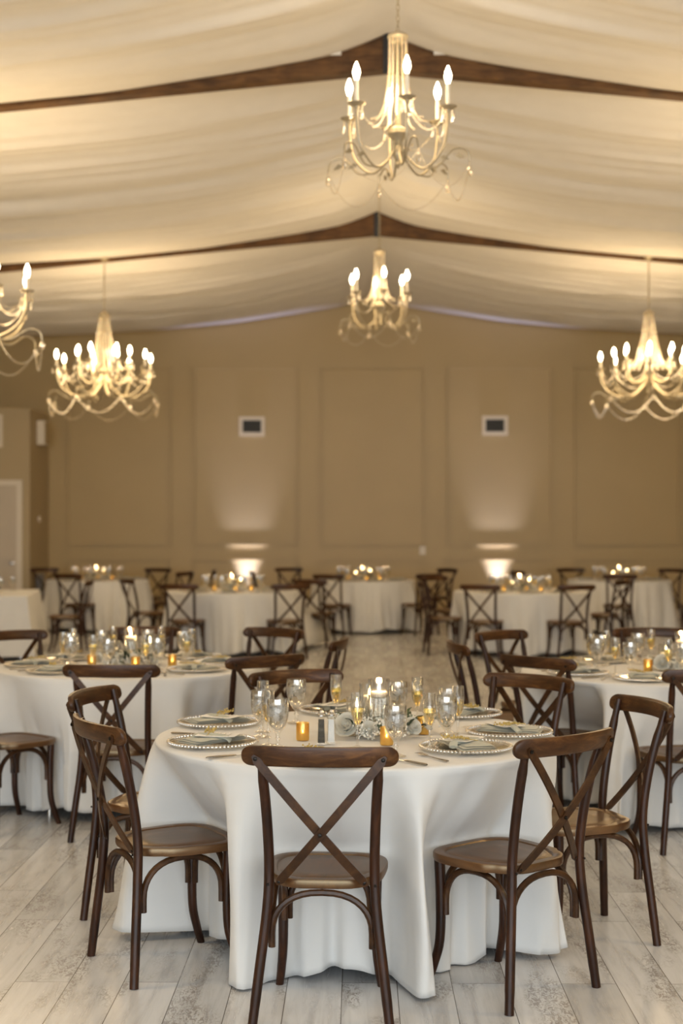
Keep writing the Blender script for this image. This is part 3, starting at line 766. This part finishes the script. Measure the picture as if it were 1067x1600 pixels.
R0 = 0.762
TB = {  # key: (x, y, R, words)
    'A': (-.01, 5.48, R0, 'nearest table'), 'B': (-1.33, 8.23, R0, 'left middle table'), 'C': (1.68, 7.97, R0, 'right middle table'),
    'F1': (-3.95, 21.5, R0, 'far left table'), 'F2': (-1.57, 17.8, .82, 'left wall-glow table'),
    'F3': (.07, 21.4, R0, 'far centre table'), 'F4': (2.02, 17.8, .82, 'right wall-glow table'), 'F5': (3.93, 21.5, R0, 'far right table')}
for i, (k, (x, y, R, nm)) in enumerate(TB.items()):
    rot = 0.3
    if k == 'B': rot = math.atan2(7.61 - 8.23, -1.70 + 1.33) - PI / 4 + PI
    table(x, y, R, nm, rot, .86 if k == 'B' else .6)
    cloth(x, y, R, nm, 11 + i * 3, hem=0.015 if k == 'A' else 0.05, label='white floor-length tablecloth on the ' + nm, n=432 if k in 'ABC' else 200, flare=.06 if k in 'ABC' else .05, amp=1.3 if k == 'A' else 1.1)

# rectangular table at far left
t = thing('banquet_table', (-4.35, 17.3, 0), math.radians(8), 'rectangular folding table under the square-cornered cloth at far left', 'table')
MB().box((0, 0, TZ - .015), (.74, 1.8, .025)).build('tabletop', MAT['white_plastic'], t, False)
for sx in (-1, 1):
    for sy in (-1, 1): MB().tube([(sx * .3, sy * .7, 0), (sx * .3, sy * .7, TZ - .03)], .012, 8).build('leg', MAT['chrome'], t)
vs = []; fs = []; hx, hy = .385, .915
per = []
for (ax, ay, bx, by, k) in ((hx, -hy, hx, hy, 28), (hx, hy, -hx, hy, 14), (-hx, hy, -hx, -hy, 28), (-hx, -hy, hx, -hy, 14)):
    for i in range(k): per.append((lerp(ax, bx, i / k), lerp(ay, by, i / k), i / k if k else 0, ax, ay))
n = len(per); vs.append((0, 0, TZ))
for r, z in ((.5, TZ), (.97, TZ), (.995, TZ - .001), (1.0, TZ - .01)):
    for p in per: vs.append((p[0] * r, p[1] * r, z))
for j in range(1, 15):
    t_ = j / 14
    for i, p in enumerate(per):
        cnr = math.exp(-min(p[2], 1 - p[2]) * 9); g = 1 + t_ * (.10 + .16 * cnr + .05 * sin(i * .9) + .03 * sin(i * 2.1))
        vs.append((p[0] + math.copysign(1, p[0]) * (g - 1) * .38 * (1 if abs(p[0]) > hx - .05 else .2), p[1] + math.copysign(1, p[1]) * (g - 1) * .38 * (1 if abs(p[1]) > hy - .05 else .2), TZ - .01 - (TZ - .07) * t_))
for i in range(n): fs.append((0, 1 + i, 1 + (i + 1) % n))
for j in range(17):
    for i in range(n): i2 = (i + 1) % n; a = 1 + j * n; fs.append((a + i, a + n + i, a + n + i2, a + i2))
o = MB().add(vs, fs).build('tablecloth', MAT['cloth'], None, True, 60); o.location = (-4.35, 17.3, 0); o.rotation_euler = (0, 0, math.radians(8))
tag(o, 'white cloth with square corners on the rectangular table at far left', 'tablecloth')

# ------------------------------------------------------------------ tableware
def make_goblet():
    t = thing('water_goblet', (0, 0, 0))
    MB().lathe([(0, .0015), (.035, .0), (.037, .003), (.02, .008), (.009, .014), (.0065, .028), (.0105, .036), (.0068, .043), (.0085, .054), (.015, .063), (.026, .077), (.0345, .095), (.0390, .118), (.0405, .140), (.0400, .162), (.0385, .180), (.0374, .180), (.0386, .162), (.039, .140), (.0375, .119), (.033, .097), (.024, .079), (.011, .067), (0, .065)], 28).build('glass', MAT['glass'], t)
    MB().lathe([(0, .0662), (.010, .068), (.0230, .0798), (.0318, .0975), (.0362, .119), (.0378, .140), (.0376, .158), (0, .158)], 28).build('water', MAT['water'], t)
    ice = MB(); r_ = random.Random(5)
    for k in range(7):
        M = Matrix.Rotation(r_.uniform(0, 3), 3, Vector((r_.random(), r_.random(), r_.random() + .1)).normalized())
        a = k * 2.2; ice.box((.017 * cos(a), .017 * sin(a), .112 + .0075 * k), (.020, .018, .016), M=M)
    ice.build('ice', MAT['ice'], t, False)
    return t
def make_flute():
    t = thing('champagne_flute', (0, 0, 0))
    MB().lathe([(0, .0015), (.029, 0), (.031, .002), (.012, .006), (.005, .012), (.0042, .04), (.0045, .072), (.009, .082), (.017, .100), (.0222, .122), (.0238, .145), (.0232, .175), (.0225, .200), (.0216, .200), (.0223, .175), (.0228, .145), (.0212, .123), (.016, .102), (.007, .086), (0, .084)], 24).build('glass', MAT['glass'], t)
    MB().lathe([(0, .0850), (.0062, .087), (.0150, .1028), (.0203, .1236), (.0218, .1400), (.0219, .1480), (0, .1480)], 24).build('sparkling_wine', MAT['wine'], t)
    return t
def make_charger():
    t = thing('glass_charger', (0, 0, 0))
    MB().lathe([(0, .004), (.10, .004), (.115, .007), (.155, .0135), (.160, .0135), (.161, .011), (.118, .002), (.10, 0), (0, 0)], 64).build('plate', MAT['charger'], t)
    b_ = MB()
    for k in range(70): a = 2 * PI * k / 70; b_.ball((.163 * cos(a), .163 * sin(a), .0135), .0068, 7, 5)
    b_.build('beaded_rim', MAT['bead_rim'], t)
    return t
def make_napkin():
    t = thing('folded_napkin', (0, 0, 0))
    mb = MB(); K = 16; vs = []; fs = []   # pocket-folded linen: soft layered block, wider at one end
    for lay, (z0, wd, ln, sh) in enumerate(((0, .062, .125, 0), (.0055, .058, .118, .004), (.011, .050, .108, .01))):
        vs = []; fs = []; ny_, nx_ = 14, 6
        for top in (0, 1):
            for j in range(ny_ + 1):
                for i in range(nx_ + 1):
                    u = -1 + 2 * i / nx_; v = -1 + 2 * j / ny_
                    x = u * wd * (1 - .10 * v) + sh; y = v * ln
                    edge = (1 - abs(u) ** 6) * (1 - abs(v) ** 10)
                    z = z0 + (.0052 * edge + .0015 * sin(5 * v + lay + 2 * u) if top else 0.0)
                    vs.append((x, y, z))
        o_ = (ny_ + 1) * (nx_ + 1)
        for j in range(ny_):
            for i in range(nx_):
                a = j * (nx_ + 1) + i; fs.append((o_ + a, o_ + a + 1, o_ + a + nx_ + 2, o_ + a + nx_ + 1)); fs.append((a, a + nx_ + 1, a + nx_ + 2, a + 1))
        mb.add(vs, fs)
    mb.build('napkin_fold', MAT['sage'], t, True, 60)
    # rolled band across the middle
    MB().tube(bez([(-.07, -.05, .004), (-.055, -.03, .017), (0, -.01, .021), (.055, .015, .017), (.068, .03, .004)], 5), [.016] * 21, 8, flat=.45).build('napkin_band', MAT['sage'], t)
    return t
def make_card():
    t = thing('menu_card', (0, 0, 0))
    mb = MB(); vs = []; fs = []; K = 10
    for i in range(K + 1):
        v = -1 + 2 * i / K; z = .0006 + .002 * v * v
        for x in (-.048, .048): vs += [(x, v * .075, z), (x, v * .075, z + .0008)]
    for i in range(K):
        a = i * 4; fs += [(a + 1, a + 3, a + 7, a + 5), (a, a + 4, a + 6, a + 2), (a, a + 1, a + 5, a + 4), (a + 2, a + 6, a + 7, a + 3)]
    fs += [(0, 2, 3, 1), (4 * K, 4 * K + 1, 4 * K + 3, 4 * K + 2)]
    mb.add(vs, fs).build('card', MAT['paper'], t, False)
    ln = MB()   # faint script lines: plain strokes, not legible in the photo
    r_ = random.Random(2)
    for k in range(5):
        y = .045 - k * .02; x = -.03
        while x < .03:
            l = r_.uniform(.005, .012); ln.box((x + l / 2, y, .0030), (l, .0022, .0003)); x += l + .004
    ln.build('printed_lines', MAT['steel'], t, False)
    return t
def make_sprig():
    t = thing('dried_sprig', (0, 0, 0))
    MB().tube([(0, -.07, .002), (.005, 0, .006), (-.003, .06, .008)], .0014, 5).build('stem', MAT['dried'], t)
    b_ = MB(); r_ = random.Random(9)
    for k in range(26):
        y = -.04 + .004 * k; s = 1 if k % 2 else -1; l = r_.uniform(.010, .02)
        p = Vector((s * l * .8, y + l * .5, .006 + r_.uniform(0, .008))); b_.ball(p, r_.uniform(.003, .0048), 5, 4, 1.0)
        b_.tube([(0, y, .005), p], .0007, 3)
    b_.build('flower_heads', MAT['dried'], t)
    return t
def make_fork():
    t = thing('dinner_fork', (0, 0, 0))
    MB().tube(bez([(0, -.10, .004), (0, -.05, .0035), (0, .02, .003), (0, .045, .004)], 5), [.0062, .0066, .0066, .006, .0055, .005, .0045, .004, .0036, .0034, .003, .003, .003, .0034, .004, .005], 8, flat=.45).build('handle', MAT['steel'], t)
    m_ = MB(); m_.box((0, .055, .004), (.024, .022, .0022))
    for k in range(4): m_.tube([(-.0096 + .0064 * k, .064, .004), (-.0096 + .0064 * k, .085, .006), (-.009 + .006 * k, .102, .004)], [.0016, .0015, .0009], 5)
    m_.build('tines', MAT['chrome'], t, True)
    return t
def make_knife():
    t = thing('dinner_knife', (0, 0, 0))
    MB().tube([(0, -.115, .005), (0, -.11, .005), (0, -.06, .005), (0, -.01, .005), (0, 0, .005)], [.004, .0078, .0072, .0062, .004], 8, flat=.55).build('handle', MAT['steel'], t)
    vs = []
    for (y, a, b_) in ((0, -.004, .004), (.03, -.008, .006), (.08, -.009, .006), (.108, -.006, .005), (.12, 0, .004)): vs += [(a, y, .0025), (b_, y, .0025), (b_, y, .0042), (a, y, .0034)]
    fs = []
    for i in range(4):
        for j in range(4): j2 = (j + 1) % 4; fs.append((i * 4 + j, i * 4 + j2, i * 4 + 4 + j2, i * 4 + 4 + j))
    fs += [(0, 3, 2, 1), (16, 17, 18, 19)]
    MB().add(vs, fs).build('blade', MAT['chrome'], t, False)
    return t
def make_votive():
    t = thing('votive_holder', (0, 0, 0))
    MB().lathe([(0, 0), (.022, 0), (.0245, .004), (.0245, .064), (.0235, .066), (.0225, .064), (.0222, .006), (0, .005)], 20).build('glass_cup', MAT['amber'], t)
    w_ = MB().lathe([(0, .006), (.0195, .006), (.0195, .024), (.017, .026), (0, .026)], 16).build('tealight', MAT['wax'], t)
    MB().lathe([(0, 0), (.002, .002), (.0026, .005), (.0016, .010), (0, .014)], 8, c=(0, 0, .027)).build('flame', MAT['flame'], w_)
    return t
def vase_fn(h, wl):
    def make():
        t = thing('cylinder_vase', (0, 0, 0))
        MB().lathe([(0, 0), (.040, 0), (.0415, .003), (.0415, h), (.0395, h), (.0395, .010), (0, .010)], 28).build('glass', MAT['glass'], t)
        MB().lathe([(0, .011), (.0385, .011), (.0388, wl), (0, wl)], 28).build('water', MAT['water'], t)
        return t
    return make
def make_floater():
    t = thing('floating_candle', (0, 0, 0))
    MB().lathe([(0, -.012), (.018, -.011), (.032, .001), (.034, .009), (.031, .014), (.022, .0125), (0, .0115)], 24).build('wax', MAT['wax'], t)
    MB().tube([(0, 0, .011), (0.0005, 0, .02)], .0009, 5).build('wick', MAT['black'], t)
    MB().lathe([(0, 0), (.0034, .004), (.0048, .011), (.0032, .021), (.0012, .030), (0, .035)], 10, c=(0, 0, .016)).build('flame', MAT['flame'], t)
    return t
def make_shaker_fn(fill):
    def make():
        t = thing('glass_shaker', (0, 0, 0))
        M_ = MB(); q = .0165
        M_.lathe([(0, 0), (q * 1.35, 0), (q * 1.35, .004), (q * 1.0, .10), (.012, .104), (0, .104)], 4); M_.build('glass', MAT['glass'], t, False)
        MB().lathe([(0, .008), (q * 1.05, .008), (q * .82, .092), (0, .092)], 4).build('contents', fill, t, False)
        MB().lathe([(0, .104), (.0125, .104), (.0125, .110), (.009, .113), (.011, .119), (.008, .126), (0, .128)], 16).build('metal_cap', MAT['chrome'], t)
        for c_ in kids(t): c_.rotation_euler = (0, 0, PI / 4)
        return t
    return make
GOB, FLU, CHG, NAP, CRD, SPR, FRK, KNF, VOT, FLO = map(Kind, (make_goblet, make_flute, make_charger, make_napkin, make_card, make_sprig, make_fork, make_knife, make_votive, make_floater))
VHI, VMD, VLO = Kind(vase_fn(.215, .15)), Kind(vase_fn(.18, .115)), Kind(vase_fn(.145, .085))
SALT, PEP = Kind(make_shaker_fn(MAT['salt'])), Kind(make_shaker_fn(MAT['pepper']))

def make_flowers():
    t = thing('floral_centerpiece', (0, 0, 0)); r_ = random.Random(21)
    def rose(c, R, tilt):
        mb = MB()
        for ring, (k, op, s) in enumerate(((3, .25, .45), (4, .5, .65), (5, .8, .85), (6, 1.15, 1.0))):
            for i in range(k):
                a = 2 * PI * (i + .5 * (ring % 2)) / k; vs = []; fs = []; nu, nv = 5, 5
                for v in range(nv + 1):
                    for u in range(nu + 1):
                        uu = (u / nu - .5) * 2; vv = v / nv; ang = a + uu * (PI / k) * 1.25
                        rr_ = R * s * (.25 + .75 * sin(min(1, vv * 1.15) * PI / 2)) * (0.55 + 0.45 * op); zz = R * (vv * (1.2 - .17 * ring) - .15) - (uu ** 2) * R * .12
                        if vv > .8: rr_ += R * .08 * op
                        vs.append(Vector((rr_ * cos(ang), rr_ * sin(ang), zz)))
                for v in range(nv):
                    for u in range(nu): q = v * (nu + 1) + u; fs.append((q, q + 1, q + nu + 2, q + nu + 1))
                M_ = Matrix.Rotation(tilt[0], 3, 'X') @ Matrix.Rotation(tilt[1], 3, 'Y')
                mb.add([M_ @ p + Vector(c) for p in vs], fs)
        mb.ball(Vector(c) + Vector((0, 0, R * .1)), R * .35, 8, 6)
        o = mb.build('rose', MAT['rose'], t, True, 180); return o
    for c, R, tl in (((-.140, -.095, .045), .043, (1.0, -.3)), ((-.060, -.125, .035), .030, (1.1, 0)), ((.01, -.13, .022), .022, (1.2, .1)), ((.10, -.08, .040), .032, (.9, .5)), ((-.17, .03, .035), .028, (.3, -.7)), ((.16, .02, .03), .024, (.3, .8)), ((.02, .12, .035), .03, (-.9, .1)), ((-.09, .10, .035), .026, (-.8, -.4))):
        rose(c, R, tl)
    def leaf(mb, p, d, l, wd, up):
        d = d.normalized(); s = d.cross(up).normalized(); nrm = s.cross(d)
        pts = []
        for q, ww in ((0, .05), (.25, .8), (.5, 1), (.75, .7), (1, .02)):
            c = p + d * l * q + nrm * (l * .25 * sin(q * PI * .8)); pts += [c - s * wd * ww + nrm * wd * .25, c, c + s * wd * ww + nrm * wd * .25]
        fs = []
        for i in range(4):
            for j in range(2): a = i * 3 + j; fs.append((a, a + 1, a + 4, a + 3))
        mb.add(pts, fs)
    for nm, mat, cnt, l0, w0 in (('dark_leaf_spray', MAT['leaf'], 44, .055, .011), ('grey_green_leaf_spray', MAT['leaf2'], 34, .04, .010)):
        mb = MB()
        for k in range(cnt):
            a = r_.uniform(0, 2 * PI); rr_ = r_.uniform(.06, .17); p = Vector((rr_ * 1.15 * cos(a), rr_ * .8 * sin(a), r_.uniform(.012, .05)))
            leaf(mb, p, Vector((cos(a) + r_.uniform(-.6, .6), sin(a) + r_.uniform(-.6, .6), r_.uniform(-.05, .8))), l0 * r_.uniform(.7, 1.4), w0 * r_.uniform(.7, 1.2), Vector((0, 0, 1)))
        o = mb.build(nm, mat, t, True, 180); o['kind'] = 'stuff'
    mb = MB(); st = MB()
    for k in range(46):
        a = r_.uniform(0, 2 * PI); rr_ = r_.uniform(.07, .19); c = Vector((rr_ * 1.1 * cos(a), rr_ * .85 * sin(a), r_.uniform(.02, .07)))
        for q in range(16):
            p = c + Vector((r_.gauss(0, .013), r_.gauss(0, .013), r_.gauss(0, .009))); p.z = max(.005, p.z); mb.ball(p, r_.uniform(.0028, .005), 5, 4)
        st.tube([Vector((c.x * .6, c.y * .6, .01)), c], .0012, 4)
    o = mb.build('baby_breath', MAT['breath'], t); o['kind'] = 'stuff'
    st.build('stems', MAT['leaf'], t)
    return t
FLW = Kind(make_flowers)

Z = TZ + .0025
def sector(dx, dy):
    a = math.degrees(math.atan2(dx, -dy)) % 360      # 0 = towards the viewer, 90 = right
    return ['front', 'front right', 'right', 'back right', 'back', 'back left', 'left', 'front left'][int(((a + 22.5) % 360) // 45)]
def px(x, y, z=Z):
    """photo point on the table plane -> world (camera solved from the room's vanishing point)"""
    s = (y - 823) / (1.56 - z); return ((x - 560) / s, 2222 / s)
def pxt(x, ytop, h, z=Z):
    s = (ytop - 823) / (1.56 - z - h); return ((x - 560) / s, 2222 / s)
def place_dir(x, y, cx, cy): return math.atan2(cy - y, cx - x) - PI / 2    # rotation that points +Y at the table centre

def setting(x, y, cx, cy, words, cut=True, nap=0.5, only=None):
    r = place_dir(x, y, cx, cy)
    CHG.place((x, y, Z), r, 'beaded glass charger at the ' + words, 'charger plate')
    NAP.place((x, y, Z + .0150), r + nap, 'folded sage napkin at the ' + words, 'napkin')
    d = Vector((cos(r), sin(r))); f = Vector((-sin(r), cos(r)))
    c = Vector((x, y)) + f * .015 + d * .01
    CRD.place((c.x, c.y, Z + .0345), r + nap - .9, 'white menu card at the ' + words, 'menu card')
    SPR.place((x - d.x * .035, y - d.y * .035, Z + .0385), r + nap + .8, 'yellow dried sprig at the ' + words, 'sprig')
    if cut:
        p = Vector((x, y)) - d * .205; FRK.place((p.x, p.y, Z), r, 'silver fork left of the charger, ' + words, 'fork')
        p = Vector((x, y)) + d * .205; KNF.place((p.x, p.y, Z), r, 'silver knife right of the charger, ' + words, 'knife')

# --- nearest table, item by item
ax, ay, _, an = TB['A']
A_pl = [(342, 1132, 'back left place of the nearest table', .9), (333, 1163, 'front left place of the nearest table', .3), (727, 1170, 'front right place of the nearest table', -.5), (795, 1146, 'right place of the nearest table', -.3), (722, 1117, 'back right place of the nearest table', .2), (528, 1112, 'back place of the nearest table', .4), (515, 1190, 'front place of the nearest table', .2)]
for x, y, wd, nap in A_pl:
    X, Y = px(x, y); setting(X, Y, ax, ay, wd, False, nap)
def cutlery(kind, nm, x0, y0, x1, y1, words):   # handle end -> tip end
    a = Vector(px(x0, y0)); b_ = Vector(px(x1, y1)); c = (a + b_) / 2; d = b_ - a
    kind.place((c.x, c.y, Z), math.atan2(d.y, d.x) - PI / 2, words, nm)
cutlery(KNF, 'knife', 273, 1147, 346, 1151, 'silver knife between the two left chargers of the nearest table')
cutlery(FRK, 'fork', 264, 1164, 300, 1150, 'silver fork half hidden beyond the front left charger of the nearest table')
cutlery(KNF, 'knife', 332, 1185, 405, 1178, 'silver knife in front of the front left charger, nearest table')
cutlery(KNF, 'knife', 665, 1196, 600, 1183, 'silver knife just right of the nearest chair top rail')
cutlery(FRK, 'fork', 703, 1191, 648, 1176, 'silver fork lying in front of the front right charger of the nearest table')
cutlery(FRK, 'fork', 782, 1131, 724, 1137, 'silver fork between the right and back right chargers of the nearest table')
cutlery(KNF, 'knife', 598, 1107, 566, 1104, 'silver knife beyond the flowers of the nearest table')
for x, y, wd in ((408, 1152, 'in front of a flute, left side of the nearest table'), (434, 1169, 'nearest the chair at left of the nearest table')):
    X, Y = px(x, y); GOB.place((X, Y, Z), 0.3 * x, 'stemmed goblet of iced water ' + wd, 'goblet')
for x, yt, wd in ((463, 1061, 'standing alone near the back left, nearest table'), (618, 1101, 'in front of the flowers, nearest table'), (621, 1064, 'behind the tallest candle vase of the nearest table'), (697, 1087, 'foremost goblet right of the flowers, nearest table'), (701, 1074, 'rearmost goblet right of the flowers, nearest table')):
    X, Y = pxt(x, yt, .18); GOB.place((X, Y, Z), 0.3 * x, 'stemmed goblet of iced water ' + wd, 'goblet')
for x, yt, wd in ((419, 1079, 'at the left of the nearest table between two goblets'), (411, 1063.5, 'farther back of the left pair on the nearest table'), (525, 1054, 'beyond the salt shaker at the back of the nearest table'), (558, 1082, 'in front of the white roses of the nearest table'), (652, 1058, 'right of the candle vases at the back of the nearest table'), (671, 1083, 'just right of the flowers, nearest table'), (715, 1071, 'right end of the glasses on the nearest table')):
    X, Y = pxt(x, yt, .20); FLU.place((X, Y, Z), 0, 'flute of golden wine ' + wd, 'champagne flute')
X, Y = px(502, 1163); PEP.place((X, Y, Z), .1, 'square glass pepper shaker left of the salt on the nearest table', 'pepper shaker')
X, Y = px(518, 1162); SALT.place((X, Y, Z), -.1, 'square glass salt shaker right of the pepper on the nearest table', 'salt shaker')
for x, y, wd in ((473, 1156, 'left of the pepper shaker'), (604, 1163, 'tucked into the front of the flowers'), (662, 1146, 'at the right end of the flowers')):
    X, Y = px(x, y); VOT.place((X, Y, Z), 0, 'lit amber glass votive ' + wd + ' on the nearest table', 'votive candle')
def vase(kind, h, wl, X, Y, words, nm):
    kind.place((X, Y, Z), 0, words + ' glass cylinder vase on the ' + nm, 'vase')
    FLO.place((X, Y, Z + wl + .0015), 0, 'lit floating candle in the ' + words.lower() + ' vase, ' + nm, 'candle')
vx, vy = pxt(592, 1060, .215); vase(VHI, .215, .15, vx, vy, 'tallest', an)
vase(VMD, .18, .115, vx - .035, vy + .16, 'middle-height', an)
vase(VLO, .145, .085, vx - .085, vy - .01, 'shortest', an)
fx, fy = vx + .02, vy - .015
FLW.place((fx, fy, Z), 0, 'white roses and dark leaves around the vases of the nearest table', 'flower arrangement')
light('candle_glow', 'POINT', (vx, vy, Z + .200), CANDLE_W, (1, .6, .28), shadow_soft_size=.012)

# --- middle tables
SEC_A = [-90, -45, 0, 45, 90, 135, 180, 225]
def dress(key, off, cut=True, center=(0, 0), n=8, rp=.54, rg=.36, ppl=True, skip=()):
    cx, cy, R, nm = TB[key]; c0 = (cx + center[0], cy + center[1])
    for k in range(n):
        if k in skip: continue
        a = math.radians(off + k * 360 / n); x, y = cx + rp * R / R0 * cos(a), cy + rp * R / R0 * sin(a); s = sector(x - cx, y - cy)
        setting(x, y, cx, cy, s + ' place of the ' + nm, cut, .4 * sin(3.1 * k))
        a2 = a - .30; g = (cx + rg * cos(a2), cy + rg * sin(a2)); GOB.place((*g, Z), k, 'goblet of iced water beside the %s charger, %s' % (s, nm), 'goblet')
        a2 = a - .52; g = (cx + (rg + .02) * cos(a2), cy + (rg + .02) * sin(a2)); FLU.place((*g, Z), k, 'flute of golden wine beside the %s charger, %s' % (s, nm), 'champagne flute')
    vase(VHI, .215, .15, c0[0] - .01, c0[1] + .01, 'tallest', nm)
    vase(VMD, .18, .115, c0[0] + .105, c0[1] - .02, 'middle-height', nm)
    vase(VLO, .145, .085, c0[0] - .11, c0[1] - .03, 'shortest', nm)
    FLW.place((*c0, Z), math.radians(40 * len(nm)), 'white roses and greenery around the vases of the ' + nm, 'flower arrangement')
    for k, (dx, dy) in enumerate(((.24, -.06), (-.22, -.08), (.05, -.20), (-.05, .22))):
        VOT.place((c0[0] + dx, c0[1] + dy, Z), 0, 'lit amber votive %s of the flowers, %s' % (('right', 'left', 'front', 'back')[k], nm), 'votive candle')
    light('candle_glow', 'POINT', (c0[0], c0[1], Z + .200), CANDLE_W, (1, .6, .28), shadow_soft_size=.012)
dress('B', -90 + 8, center=(.02, 0))
dress('C', -90 - 20, center=(.14, 0))
for k, o_ in (('F1', 10), ('F2', 0), ('F3', 20), ('F4', 5), ('F5', 15)): dress(k, o_, cut=False, center=(0, -.05))
# items on the rectangular table
for k, (dx, dy, nm) in enumerate(((-.18, -.45, 'nearest'), (-.20, -.2, 'farther'))):
    VOT.place((-4.28 + dx, 17.3 + dy, Z), 0, 'lit amber votive, %s one on the square-cornered table at far left' % nm, 'votive candle')
vase(VHI, .215, .15, -4.42, 17.15, 'tall', 'square-cornered table at far left')
for k, (dx, dy, nm) in enumerate(((-.02, -.62, 'nearest'), (-.0, -.05, 'middle'), (.03, .45, 'farthest'))):
    GOB.place((-4.35 + dx, 17.3 + dy, Z), k, 'stemmed water goblet, %s one on the square-cornered table at far left' % nm, 'goblet')

# ------------------------------------------------------------------ groups of repeats
GN = {'crossback_chair': 'cross-back chairs', 'tablecloth': 'white tablecloths', 'round_table': 'round tables', 'chandelier': 'crystal chandeliers', 'water_goblet': 'water goblets', 'champagne_flute': 'champagne flutes',
      'glass_charger': 'beaded chargers', 'folded_napkin': 'sage napkins', 'menu_card': 'menu cards', 'dried_sprig': 'dried sprigs', 'dinner_fork': 'forks', 'dinner_knife': 'knives', 'votive_holder': 'amber votives',
      'cylinder_vase': 'cylinder vases', 'floating_candle': 'floating candles', 'floral_centerpiece': 'flower centrepieces', 'ceiling_drape': 'ceiling drapes', 'wall_vent': 'wall vents', 'led_uplight': 'floor uplights', 'fabric_tie': 'fabric ties'}
for o in bpy.data.objects:
    b_ = o.name.split('.')[0]
    if o.parent is None and b_ in GN: o['group'] = GN[b_]
